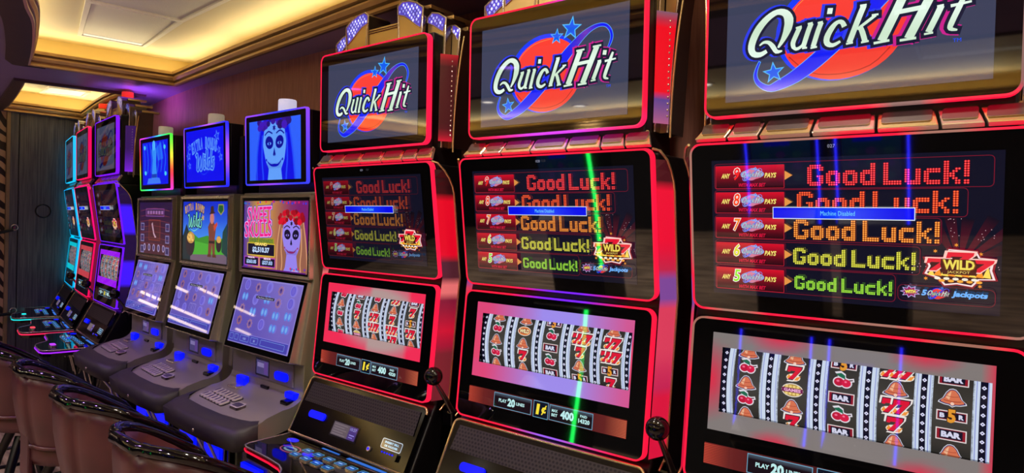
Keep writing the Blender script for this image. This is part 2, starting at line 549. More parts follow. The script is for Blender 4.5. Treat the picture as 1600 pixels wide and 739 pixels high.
def tray(loop, idx):
    # gold stepped moulding that lines the opening
    prof = [(0.016, Z_SOF + 0.002), (0.016, Z_MLD), (0.0, Z_MLD), (-0.010, Z_MLD + 0.005), (-0.010, Z_MLD + 0.016), (0.008, Z_MLD + 0.019),
            (0.006, Z_MLD + 0.028), (-0.014, Z_MLD + 0.031), (-0.024, Z_MLD + 0.046), (-0.024, Z_MLD + 0.054), (0.000, Z_MLD + 0.057),
            (-0.002, Z_MLD + 0.064), (-0.028, Z_MLD + 0.068), (-0.028, Z_LIP), (0.03, Z_LIP), (0.03, Z_SOF + 0.02)]
    mats_ = ['moulding_dark'] * 2 + ['moulding_gold'] * 2 + ['moulding_dark'] + ['moulding_gold'] * 4 + ['moulding_dark'] + ['moulding_gold'] * 5
    mb = MB(); rings = [[(p[0], p[1], z) for p in offset_loop(loop, o)] for o, z in prof]
    for i in range(len(prof) - 1):
        mb.grid([rings[i], rings[i + 1]], mats_[i], closed_u=True, smooth=False)
    structure(mb.build('trim_%d' % idx))
    # cove trough, fascia and raised ceiling
    OF = 0.22
    mb = MB()
    a = [(p[0], p[1], Z_SOF + 0.02) for p in offset_loop(loop, 0.03)]
    b_ = [(p[0], p[1], Z_SOF + 0.02) for p in offset_loop(loop, OF)]
    c_ = [(p[0], p[1], Z_CEIL) for p in offset_loop(loop, OF)]
    mb.grid([a, b_], 'ceiling_fascia', closed_u=True, smooth=False)
    mb.grid([b_, c_], 'ceiling_fascia', closed_u=True, smooth=False)
    top = fill_z(offset_loop(loop, OF + 0.01), [], Z_CEIL, '', 'ceiling_tray')
    for f, m_ in zip(top.f, top.m): mb.face([top.v[k] for k in f], 'ceiling_tray')
    structure(mb.build('ceiling_tray'))
    # the warm light strip lying in the trough behind the lip
    mb = MB()
    r = [[(p[0], p[1], z) for p in offset_loop(loop, o)] for o, z in ((0.055, Z_SOF + 0.03), (0.055, Z_SOF + 0.042), (0.075, Z_SOF + 0.042), (0.075, Z_SOF + 0.03))]
    mb.grid(r, 'cove_lamp', closed_u=True, closed_v=True, smooth=False)
    strip = mb.build('cove_light_strip')
    # floods lying in the trough, aimed across the raised ceiling
    cl = offset_loop(loop, 0.12); n = len(cl)
    i = 0; acc = []
    for i in range(n):
        a = Vector(cl[i]); b_ = Vector(cl[(i + 1) % n])
        if acc and (b_ - a).normalized().dot(acc[-1][2]) > .985 and acc[-1][3] < 1.3:
            acc[-1] = (acc[-1][0], b_, (b_ - acc[-1][0]).normalized(), (b_ - acc[-1][0]).length)
        elif (b_ - a).length > 1e-4: acc.append((a, b_, (b_ - a).normalized(), (b_ - a).length))
    for a, b_, d, l in acc:
        if l < .12: continue
        m_ = max(1, round(l / 2.2))
        for k in range(m_):
            p = a + (b_ - a) * ((k + .5) / m_)
            ld = bpy.data.lights.new('cove_flood', 'AREA'); ld.shape = 'RECTANGLE'; ld.size = l / m_ * .95; ld.size_y = .03; ld.energy = WASH * l / m_ * (3.0 if idx == 3 else 1.0); ld.color = (1.0, .85, .47)
            ld.spread = radians(150)
            lo_ = put(bpy.data.objects.new('cove_flood', ld), strip)
            inw = Vector((-d.y, d.x, 0)); aim = (inw * cos(radians(38)) + Vector((0, 0, 1)) * sin(radians(38)))
            xax = Vector((d.x, d.y, 0)); zax = -aim; yax = zax.cross(xax)
            lo_.matrix_world = Matrix.Translation((p.x, p.y, Z_SOF + .055)) @ Matrix((xax, yax, zax)).transposed().to_4x4()
    return strip
for k, (lp, lab) in enumerate(((T1, 'warm light strip hidden in the cove of the big raised ceiling over the machines'),
                               (T2, 'warm light strip hidden in the cove of the small raised ceiling at the far end'),
                               (T3, 'warm light strip hidden in the cove of the ceiling behind the aisle'))):
    o = tray(lp, k + 1); tag(o, lab, 'cove light')
# wide dark border outside the left run of the big opening, rounded at the corner
run = [p for p in T1 if p[1] < -0.3]
ol = offset_loop(T1, 0.105); il = offset_loop(T1, 0.014)
idx = [i for i, p in enumerate(T1) if p[1] < -0.3]
mb = MB()
o_pts = [ol[i] for i in idx]; i_pts = [il[i] for i in idx]
o_pts[0] = (ol[idx[0]][0] + 0.07, ol[idx[0]][1] + 0.02)
pre = (i_pts[0][0] - 0.0, i_pts[0][1] + 0.10)
o_pts = [pre, (pre[0] - 0.03, pre[1] - 0.08)] + o_pts; i_pts = [pre, (pre[0] + 0.002, pre[1] - 0.08)] + i_pts
lo = [(p[0], p[1], Z_MLD - 0.001) for p in i_pts]; lo2 = [(p[0], p[1], Z_MLD - 0.001) for p in o_pts]; hi = [(p[0], p[1], Z_SOF) for p in o_pts]
mb.grid([lo, lo2], 'moulding_dark', smooth=False); mb.grid([lo2, hi], 'moulding_dark', smooth=False)
structure(mb.build('trim_4'))
# same border along the left and near sides of the small opening
ol = offset_loop(T2, 0.09); il = offset_loop(T2, 0.014); nn = 13
seq = list(range(0, nn)) + [nn]
mb = MB()
wd = [0.5 + 0.5 * (1 - i / nn) for i in range(nn + 1)]
lo = [(il[i][0], il[i][1], Z_MLD - 0.001) for i in seq]
lo2 = [(il[i][0] + (ol[i][0] - il[i][0]) * w, il[i][1] + (ol[i][1] - il[i][1]) * w, Z_MLD - 0.001) for i, w in zip(seq, wd)]
hi = [(p[0], p[1], Z_SOF) for p in lo2]
mb.grid([lo, lo2], 'moulding_dark', smooth=False); mb.grid([lo2, hi], 'moulding_dark', smooth=False)
structure(mb.build('trim_5'))

# wall behind the machines, gently curved at the far end
mb = MB()
xs = [WX1 - i * (WX1 + 4.6) / 60 for i in range(61)]
mb.grid([[(x, wall_y(x), 0) for x in xs], [(x, wall_y(x), Z_SOF) for x in xs]], 'wall_fabric', smooth=True)
mb.grid([[(x, wall_y(x) + 0.05, 0) for x in xs], [(x, wall_y(x) + 0.05, Z_SOF) for x in xs]], 'wall_fabric', smooth=True)
structure(mb.build('wall_back'))
# far end wall: dark panelling, a tan corner strip, then the zebra print wall
mb = MB()
mb.box(-4.45, WX0, 0.16, 1.5, 0, Z_MLD, 'far_panelling')
mb.box(-4.45, WX0 + 0.012, 0.09, 0.15, 0, Z_MLD, 'far_panelling'); mb.box(-4.45, WX0 - .01, 0.15, 0.162, 0, Z_MLD, 'black_matte')
structure(mb.build('wall_end'))
mb = MB(); mb.box(-4.46, WX0 + 0.02, 0.068, 0.092, 0, Z_MLD, 'trim_tan'); structure(mb.build('trim_6'))
mb = MB(); mb.box(-4.5, WX0 - 0.01, -.9, 0.069, 0, Z_MLD, 'zebra_print'); structure(mb.build('wall_zebra'))
mb = MB(); mb.box(-4.5, WX0 - 0.01, WY0, -.9, 0, Z_SOF, 'dark_slats'); structure(mb.build('wall_left'))
mb = MB(); mb.box(WX0, WX1, WY0 - 0.1, WY0, 0, Z_SOF, 'dark_slats'); structure(mb.build('wall_front'))
mb = MB(); mb.box(WX1, WX1 + 0.1, WY0, 1.0, 0, Z_SOF, 'wall_fabric'); structure(mb.build('wall_side'))

for (z, zo, lab) in ((1.475, 1.37, 'upper black barrier rope with a metal clip, hooked to the dark end wall'), (.775, .79, 'lower black barrier rope with a metal clip, hooked to the dark end wall')):
    t = thing('barrier_rope', (-4.34, .125, z), 0, lab, 'barrier rope')
    mb = MB(); mb.tube([(.03 + .02 * k, -.015 - .14 * k, -.02 + (zo - z) * (k / 4) - .012 * sin(pi * k / 4)) for k in range(5)], .013, 'black_matte', 8); mb.build('rope', t)
    mb = MB(); mb.tube([(.012, .024 * cos(a), .024 * sin(a)) for a in [2 * pi * k / 14 for k in range(14)]], .004, 'chrome', 6, closed=True); mb.build('clip_ring', t)
    mb = MB(); mb.box(-.03, .012, -.008, .008, -.008, .008, 'dark_chrome'); mb.build('wall_hook', t)
t = thing('wall_plate', (-4.37, .335, 1.62), 0, 'round dark plate on the panelled end wall', 'wall plate')
mb = MB(); mb.tube([(.004, .055 * cos(a), .055 * sin(a)) for a in [2 * pi * k / 24 for k in range(24)]], .006, 'black_gloss', 6, closed=True); mb.build('ring', t)
mb = MB(); mb.extrude([(.05 * cos(2 * pi * k / 20), .05 * sin(2 * pi * k / 20)) for k in range(20)], lambda u, v, h: (h, u, v), -.002, .004, 'far_panelling'); mb.build('disc', t)

# ceiling panels: framed air diffusers with a far end made to glow like cove light
def ceiling_panel(q, label, z=Z_CEIL, slot=True, plate='panel_perforated'):
    """q: four corners in the ceiling plane, the first two on the far end"""
    cx = sum(p[0] for p in q) / 4; cy = sum(p[1] for p in q) / 4
    t = thing('ceiling_panel', (cx, cy, z), 0, label, 'ceiling panel')
    def B(u, v):
        return tuple((q[0][k] * (1 - v) + q[1][k] * v) * (1 - u) + (q[3][k] * (1 - v) + q[2][k] * v) * u - (cx, cy)[k] for k in (0, 1))
    def slab(mb, u0, u1, v0, v1, z0, z1, m_):
        mb.extrude([B(u0, v0), B(u1, v0), B(u1, v1), B(u0, v1)], lambda a, b, h: (a, b, h), z0, z1, m_)
    L_ = hypot(q[3][0] - q[0][0], q[3][1] - q[0][1]); W_ = hypot(q[1][0] - q[0][0], q[1][1] - q[0][1]); fu, fv = .02 / L_, .02 / W_
    mb = MB()
    for r in ((0, fu, 0, 1), (1 - fu * .5, 1, 0, 1), (fu, 1 - fu * .5, 0, fv), (fu, 1 - fu * .5, 1 - fv, 1)): slab(mb, *r, -.014, 0, 'panel_white')
    mb.build('frame', t)
    mb = MB(); slab(mb, fu * 1.15, 1 - fu * .7, fv * 1.15, 1 - fv * 1.15, -.006, -.001, plate); mb.build('perforated_plate', t)
    if slot:  # emissive strip paints cove light onto the far end
        mb = MB(); slab(mb, fu * 1.4, fu * 3.2, fv * 1.4, 1 - fv * 1.4, -.010, -.006, 'panel_glow'); mb.build('end_glow', t)
    return t
ceiling_panel([(-1.99, -.125), (-1.94, .225), (-1.20, .135), (-1.25, -.31)], 'white framed ceiling panel with bright end, nearest the small far ceiling opening')
ceiling_panel([(-1.24, -.315), (-1.19, .132), (-.45, .10), (-.50, -.46)], 'plain white ceiling panel beyond the thin dark joint, top edge of the photo', slot=False)
ceiling_panel([(-4.40, .30), (-4.30, .60), (-3.98, .56), (-4.02, .27)], 'small bright white panel in the far raised ceiling', slot=False, plate='panel_glow')  # whole plate glows, its brightness put into the surface
ceiling_panel([(2.0, -3.45), (2.9, -3.45), (2.9, -2.85), (2.0, -2.85)], 'white grille panel of the ceiling behind the aisle, mirrored in the nearest sign')

def downlight(x, y, z, label, grp, colr=(1.0, 0.90, 0.80), pw=1.0, lens='downlight_lens'):
    t = thing('downlight', (x, y, z), 0, label, 'downlight', grp)
    mb = MB(); mb.lathe([(0.075, 0.0), (0.078, -0.008), (0.062, -0.012), (0.055, -0.004), (0.055, 0.0)], (0, 0, 0), 'panel_white', 24); mb.build('trim_ring', t)
    mb = MB(); mb.lathe([(0.0, -0.002), (0.053, -0.003)], (0, 0, 0), lens, 20); mb.build('lens', t)
    ld = bpy.data.lights.new('downlight_beam', 'SPOT'); ld.energy = DOWN * pw; ld.color = colr; ld.spot_size = radians(130); ld.spot_blend = 0.7; ld.shadow_soft_size = 0.05
    lo = put(bpy.data.objects.new('downlight_beam', ld), t); lo.location = (0, 0, -0.03)
for (x, y) in ((-2.2, -2.7), (-0.9, -3.9), (-1.5, -3.25), (0.55, -3.6), (1.3, -2.6), (3.4, -2.6)):
    downlight(x, y, Z_CEIL, 'round recessed downlight in the ceiling behind the aisle', 'downlights behind the aisle')
for (x, y) in ((0.95, -0.40), (2.05, -0.42), (3.2, -0.42)):  # unseen downlights, added to brighten the wall and the near machine tops
    downlight(x, y, Z_CEIL, 'added unseen downlight in the raised ceiling, brightening wall and near machines', 'added downlights over the near machines', (1.0, 0.86, 0.70), 0.35)
for (x, y) in ((0.1, -1.40), (3.6, -1.6), (-1.2, -1.25), (-2.7, -1.0)):
    downlight(x, y, Z_SOF, 'round violet downlight in the dark lower ceiling over the aisle', 'violet downlights over the aisle', (0.55, 0.28, 1.0), 0.26, 'violet_lens')

# ------------------------------------------------------------------ artwork
WHT = (225, 250, 235)
def mix(a, b, t): t = max(0, min(1, t)); return tuple(a[i] + (b[i] - a[i]) * t for i in range(3))
def logo_strokes():
    m_ = 0.001
    S = []
    def st(p, w): S.append(([(a * m_, b * m_) for a, b in p], [x * m_ for x in (w if isinstance(w, list) else [w] * len(p))]))
    # Q
    st([(-134, -40), (-124, -24), (-115, -2), (-113, 18), (-121, 33), (-138, 38), (-158, 28), (-176, 9), (-188, -14), (-192, -34), (-186, -47), (-172, -50), (-158, -44)],
       [4, 10, 17, 19, 15, 12, 14, 16, 16, 15, 13, 11, 8])
    st([(-174, -30), (-165, -24), (-154, -26), (-145, -36), (-137, -48), (-125, -48)], [3, 6, 8, 10, 9, 3])
    # u
    st([(-98, -3), (-86, -1)], 4); st([(-90, -2), (-96, -16), (-103, -34), (-101, -45)], [10, 10, 10, 8]); st([(-104, -42), (-96, -48), (-86, -44), (-78, -34)], [6, 7, 6, 4])
    st([(-67, 2), (-73, -15), (-82, -46)], [10, 10, 10]); st([(-84, -48), (-74, -48)], 4); st([(-74, 2), (-64, 3)], 4)
    # i
    st([(-47, 1), (-53, -16), (-62, -48)], [10, 10, 10]); st([(-67, -50), (-54, -49)], 4); st([(-54, 1), (-44, 2)], 4)
    st([(-31.5, 16), (-30, 28)], [10, 10])
    # c
    st([(-2, -15), (-7, -5), (-16, -4), (-26, -14), (-35, -32), (-34, -45), (-23, -50), (-9, -44)], [10, 9, 8, 11, 12, 11, 8, 5])
    # k
    st([(33, 22), (22, -8), (8, -49)], [11, 11, 11]); st([(26, 23), (38, 23)], 4); st([(2, -51), (15, -50)], 4)
    st([(55, -1), (38, -13), (22, -24)], [6, 6, 5]); st([(27, -19), (32, -32), (37, -50)], [9, 10, 10]); st([(30, -52), (44, -51)], 4); st([(48, 0), (60, 0)], 4)
    # H
    st([(105, 34), (90, -2), (67, -54)], [16, 16, 16]); st([(157, 38), (136, -8), (114, -56)], [16, 16, 16]); st([(88, -2), (142, 1)], [9, 9])
    st([(92, 34), (118, 35)], 5); st([(144, 38), (170, 39)], 5); st([(53, -57), (81, -55)], 5); st([(99, -58), (127, -57)], 5)
    # i
    st([(167, -2), (158, -24), (147, -49)], [11, 11, 11]); st([(160, -2), (171, -1)], 4); st([(140, -52), (155, -51)], 4); st([(180, 12), (182, 24)], [11, 11])
    # t
    st([(206, 16), (196, -8), (184, -38), (183, -48), (194, -52)], [6, 10, 10, 8, 3]); st([(182, -5), (215, -2)], [6, 4])
    return S
LOGO = logo_strokes()

def sign_logo(c, tone=1.0, small=False):
    def T(r, g, b): return (r * tone, g * tone, b * tone)
    cx, cy = -0.0125, -0.018
    def red(x, y):
        k = min(1, max(0, (0.10 - y) / 0.2)); return T(255 - 12 * k, 66 - 10 * k, 52 - 6 * k)
    c.ell(cx - 0.001, cy + 0.004, 0.126, 0.110, T(22, 60, 250), 40)
    c.ell(cx + 0.004, cy - 0.001, 0.119, 0.103, red, 40)
    if not small:
        c.stroke([(cx - 0.098, cy - 0.045), (cx - 0.055, cy - 0.083), (cx + 0.004, cy - 0.093), (cx + 0.06, cy - 0.082), (cx + 0.095, cy - 0.05)], 0.0022, T(190, 30, 30))
        c.stroke([(cx - 0.104, cy + 0.02), (cx - 0.085, cy + 0.062), (cx - 0.04, cy + 0.09), (cx + 0.02, cy + 0.098)], 0.0018, T(255, 130, 80))
    a = [(-0.173, -0.066), (-0.180, -0.084), (-0.181, -0.099), (-0.173, -0.114), (-0.153, -0.126), (-0.132, -0.122), (-0.096, -0.106), (-0.056, -0.078), (-0.012, -0.040), (0.036, 0.006), (0.072, 0.040), (0.104, 0.068), (0.134, 0.086), (0.160, 0.093), (0.181, 0.090), (0.195, 0.077), (0.201, 0.060), (0.198, 0.044), (0.190, 0.028)]
    w = [0.003, 0.005, 0.007, 0.009, 0.012, 0.020, 0.027, 0.030, 0.031, 0.031, 0.026, 0.019, 0.012, 0.008, 0.007, 0.007, 0.007, 0.006, 0.003]
    c.stroke(a, w, T(90, 170, 255), 0.0014)
    def blue(x, y):
        k = min(1, max(0, (x - 0.06) / 0.06)) * min(1, max(0, (0.17 - x) / 0.05)); return T(15 + 95 * k, 30 + 25 * k, 245 - 60 * k)
    c.stroke(a, w, blue)
    for (x, y, r, rot) in ((0.074, 0.098, 0.031, -0.15), (0.026, 0.083, 0.021, -0.1), (-0.142, -0.093, 0.022, 0.1)):
        c.star(x, y, r * 1.12, T(80, 190, 255), rot, 5, 0.42); c.star(x, y, r * 0.86, T(12, 92, 240), rot, 5, 0.42)
    # outlines, then the lettering
    c.up()
    for p, ww in LOGO: c.stroke([(q[0] - 0.004, q[1] + 0.001) for q in p], ww, T(40, 60, 235) if p[0][0] < 0.06 else T(200, 30, 140), 0.0085, False)
    c.up()
    for p, ww in LOGO: c.stroke(p, ww, T(18, 24, 50), 0.0062, False)
    c.up()
    def wh(x, y):
        k = 0.5 + 0.5 * math.sin(y * 60 + x * 10); return T(205 + 25 * k, 232 + 18 * k, 205 + 30 * k)
    for p, ww in LOGO: c.stroke(p, ww, wh, 0.0, False)
    if not small: c.text('TM', 0.194, -0.071, 0.007, T(30, 80, 255))

def sign_art(tone=1.0, bg=(58, 64, 88)):
    c = Canvas()
    c.rect(-0.248, -0.150, 0.252, 0.141, bg)
    sign_logo(c, tone)
    return c

BITS = {
 'G': [" ##### ", "#######", "##   ##", "##     ", "##     ", "##  ###", "##   ##", "##   ##", "#######", " ##### "],
 'o': ["", "", "", " #### ", "######", "##  ##", "##  ##", "##  ##", "######", " #### "],
 'd': ["    ##", "    ##", "    ##", " #####", "######", "##  ##", "##  ##", "##  ##", "######", " #####"],
 'L': ["##     "] * 8 + ["#######"] * 2,
 'u': ["", "", "", "##  ##", "##  ##", "##  ##", "##  ##", "##  ##", "######", " #####"],
 'c': ["", "", "", " #####", "######", "##    ", "##    ", "##    ", "######", " #####"],
 'k': ["##    ", "##    ", "##    ", "##  ##", "## ## ", "####  ", "####  ", "## ## ", "##  ##", "##  ##"],
 '!': ["##"] * 7 + ["  ", "##", "##"], ' ': ["  "] * 10}
def dot_text(c, txt, u0, v0, u1, v1, col, core):
    cols = []; x = 0
    for ch in txt:
        g = BITS[ch]; w = max(len(r) for r in g)
        for r_, row_ in enumerate(g):
            for k, q in enumerate(row_):
                if q == '#': cols.append((x + k, r_))
        x += w + (0 if ch == ' ' else 1)
    n = x - 1; pu = (u1 - u0) / n; pv = (v1 - v0) / 10
    c.up()
    for (i, j) in cols: c.ell(u0 + (i + .5) * pu, v1 - (j + .5) * pv, pu * 0.47, pv * 0.47, col, 8, 0, False)
    c.up()
    for (i, j) in cols: c.ell(u0 + (i + .5) * pu, v1 - (j + .5) * pv, pu * 0.22, pv * 0.22, core, 6, 0, False)

def seven(c, x, y, s, col=(225, 20, 40), oc=(255, 225, 190), flame=True):
    p = [(-0.5, 0.5), (0.5, 0.5), (0.5, 0.28), (0.05, -0.5), (-0.3, -0.5), (0.12, 0.2), (-0.3, 0.2), (-0.36, 0.08), (-0.5, 0.08)]
    c.poly([(x + a * s * 1.22 + 0.16 * s * b, y + b * s * 1.2) for a, b in p], oc)
    c.poly([(x + a * s + 0.16 * s * b, y + b * s) for a, b in p], col)

def wild_emblem(c, x, y, s):
    """three red sevens with flames and a gold WILD plate"""
    o = [(-.5, .18), (-.18, .2), (-.15, .42), (.25, .38), (.3, .22), (.5, .2), (.47, -.1), (.52, -.34), (.3, -.36), (.2, -.55), (-.02, -.5), (-.2, -.55), (-.3, -.36), (-.5, -.26), (-.44, -.05)]
    c.poly([(x + a * s * 1.12, y + b * s * 1.12) for a, b in o], (150, 20, 40)); c.poly([(x + a * s * 1.05, y + b * s * 1.05) for a, b in o], (250, 225, 225)); c.poly([(x + a * s * .97, y + b * s * .97) for a, b in o], (60, 10, 20))
    for i in range(9):
        a = -0.42 + i * 0.105; hgt = 0.12 + 0.08 * (i % 3)
        c.poly([(x + (a - .06) * s, y - .30 * s), (x + (a + .06) * s, y - .32 * s), (x + (a + .02) * s, y + (-.30 + hgt) * s), (x + (a - .02) * s, y + (-.27 + hgt * .5) * s)], (255, 150, 40) if i % 2 else (255, 220, 90))
    for dx, dy, ss in ((-.33, .0, .34), (.33, .0, .34), (0, .16, .40)): seven(c, x + dx * s, y + dy * s, ss * s, (230, 20, 50), (255, 200, 190))
    c.poly([(x + a * s, y + b * s) for a, b in ((-.27, .17), (.24, .17), (.28, -.0), (.26, -.26), (-.24, -.26), (-.28, 0))], (70, 10, 10))
    c.text('WILD', x, y + .01 * s, .30 * s, (120, 60, 10), .52 * s, bold=.07); c.text('WILD', x, y + .015 * s, .27 * s, (240, 220, 90), .48 * s, bold=.04)
    c.text('JACKPOT', x, y - .20 * s, .09 * s, (250, 220, 110), .34 * s)
    for i in range(10):
        a = -0.32 + i * .07; c.ell(x + a * s, y + (-.38 - .06 * (i % 2)) * s, .05 * s, .04 * s, (250, 170, 60) if i % 2 else (250, 240, 220), 8)

def paytable_art(tone=1.0, bg=(16, 16, 34), num='', greenish=False):
    c = Canvas()
    k = tone
    def T(c_): return tuple(x * k for x in c_)
    c.rect(-0.275, -0.155, 0.275, 0.156, bg)
    # rays and sparkles behind the emblem
    for a, l in ((100, .07), (82, .06), (60, .075), (42, .085), (118, .05), (25, .05)):
        t = radians(a); x, y = 0.209 + cos(t) * .03, -0.06 + sin(t) * .03
        def ray(px, py, x=x, y=y, l=l): 
            q = 1 - min(1, hypot(px - x, py - y) / l); return T((14 + 84 * q, 12 + 8 * q, 28 + 10 * q))
        c.up(); w = .004
        c.add([(x - w * sin(t), y + w * cos(t)), (x + w * sin(t), y - w * cos(t)), (x + cos(t) * l + 2.6 * w * sin(t), y + sin(t) * l - 2.6 * w * cos(t)), (x + cos(t) * l - 2.6 * w * sin(t), y + sin(t) * l + 2.6 * w * cos(t))], ray)
    rr = random.Random(3)
    for i in range(46):
        t = rr.choice([95, 50, 190, -10]) + rr.uniform(-9, 9); l = rr.uniform(.05, .085)
        c.ell(.209 + cos(radians(t)) * l, -.055 + sin(radians(t)) * l, .0008, .0008, T((220, 180, 190)), 6)
    for (x, y) in ((.170, -.035), (.204, -.022), (.243, -.038), (.243, -.100), (.155, -.090)): c.star(x, y, .0042, T((240, 150, 50)), 0, 6, .4)
    rows = [(9, .143, .091, .260, (.147, .091), (-.065, .222, .140, .095), (255, 38, 40), (255, 120, 120)),
            (8, .083, .035, .221, (.087, .034), (-.086, .206, .083, .039), (255, 70, 28), (255, 150, 90)),
            (7, .026, -.022, .180, (.029, -.022), (-.092, .177, .023, -.020), (255, 132, 30), (255, 215, 120)),
            (6, -.032, -.081, .146, (-.028, -.082), (-.093, .138, -.039, -.075), (226, 222, 40), (250, 250, 150)),
            (5, -.090, -.141, .104, (-.086, -.140), (-.090, .098, -.100, -.130), (150, 235, 40), (225, 255, 130))]
    mini = Canvas(); sign_logo(mini, 1.0, True)
    def pale(cc): return tuple(x * 0.55 * k + (0.40, 0.42, 0.70)[i] * 0.42 * k for i, x in enumerate(cc))
    for (n, v1, v0, ue, (fv1, fv0), g, col, core) in rows:
        c.frame(-.268, fv0 - .002, ue, fv1 + .001, .0012, T((120, 20, 42)), .008)
        def redg(x, y, v0=v0, v1=v1):
            q = (y - v0) / (v1 - v0); return T((30 + 190 * q, 6 + 8 * q, 16 + 26 * q))
        c.rect(-.264, v0, -.113, v1, redg, True, 2, 4)
        c.frame(-.265, v0, -.112, v1, .0011, T((190, 30, 50)), .002)
        mid = (v0 + v1) / 2; vm = mid + .006
        c.text('ANY', -.241, vm - .003, .011, T((250, 235, 120)), .019, bold=.03, shear=.2)
        c.text(str(n), -.216, vm + .001, .031, T((255, 245, 240)), .0165, bold=.07, shear=.15)
        c.text(str(n), -.216, vm + .001, .028, T(col), .0135, bold=.02, shear=.15)
        c.up()
        c.ell(-.181, vm, .026, .0105, T((150, 170, 235)), 18); c.ell(-.179, vm + .001, .019, .0125, T((170, 190, 245)), 14); c.ell(-.180, vm - .001, .020, .0105, T((230, 100, 130)), 14)
        c.embed(mini, -.182, vm + .001, .112, .12, pale)
        c.text('PAYS', -.141, vm - .003, .011, T((250, 235, 120)), .024, bold=.03, shear=.2)
        c.text('WITH MAX BET', -.182, v0 + .008, .0085, T((215, 20, 60)), .060, bold=.03, shear=.2)
        c.poly([(-.111, mid + .012), (-.095, mid + .002), (-.111, mid - .008)], T((230, 150, 70)))
        dot_text(c, 'Good Luck!', g[0], g[3], g[1], g[2], T(col), T(core))
    # banner
    def bb(x, y): q = 1 - min(1, abs(x) / .1); return (4 + 6 * q, 10 + 60 * q, 235 + 15 * q)
    c.rect(-.135, .0245, .136, .0505, (225, 235, 245)); c.rect(-.1335, .0262, .1345, .049, bb, True, 8, 1)
    c.text('Machine Disabled', -.004, .0375, .0095, (110, 215, 250), .066)
    d = Canvas(); wild_emblem(d, 0, 0, .106); c.embed(d, .209, -.060, 1.0, .66)
    # jackpots line
    c.frame(.108, -.137, .268, -.103, .0011, T((120, 20, 42)), .010)
    c.poly([(.130 + (.018 if i % 2 else .011) * cos(i * pi / 9), -.117 + (.013 if i % 2 else .008) * sin(i * pi / 9)) for i in range(18)], T((200, 190, 250)))
    c.poly([(.130 + (.0155 if i % 2 else .0095) * cos(i * pi / 9), -.117 + (.011 if i % 2 else .0068) * sin(i * pi / 9)) for i in range(18)], T((150, 20, 90)))
    c.text('WITH', .130, -.117, .007, T((250, 240, 90)), .018, bold=.05, rot=.1)
    c.text('5', .154, -.117, .012, T((110, 180, 255)), .008, bold=.05, shear=.2)
    c.ell(.177, -.119, .014, .008, T((200, 50, 60)), 14); c.embed(mini, .177, -.116, .088, .10, lambda cc: tuple(x * .9 * k for x in cc))
    c.text('Jackpots', .228, -.117, .014, T((110, 180, 255)), .056, bold=.05, shear=.2)
    c.clip(-.155, .156, -.275, .275)
    if num: c.text(num, -.016, .178, .007, (150, 150, 170))
    return c

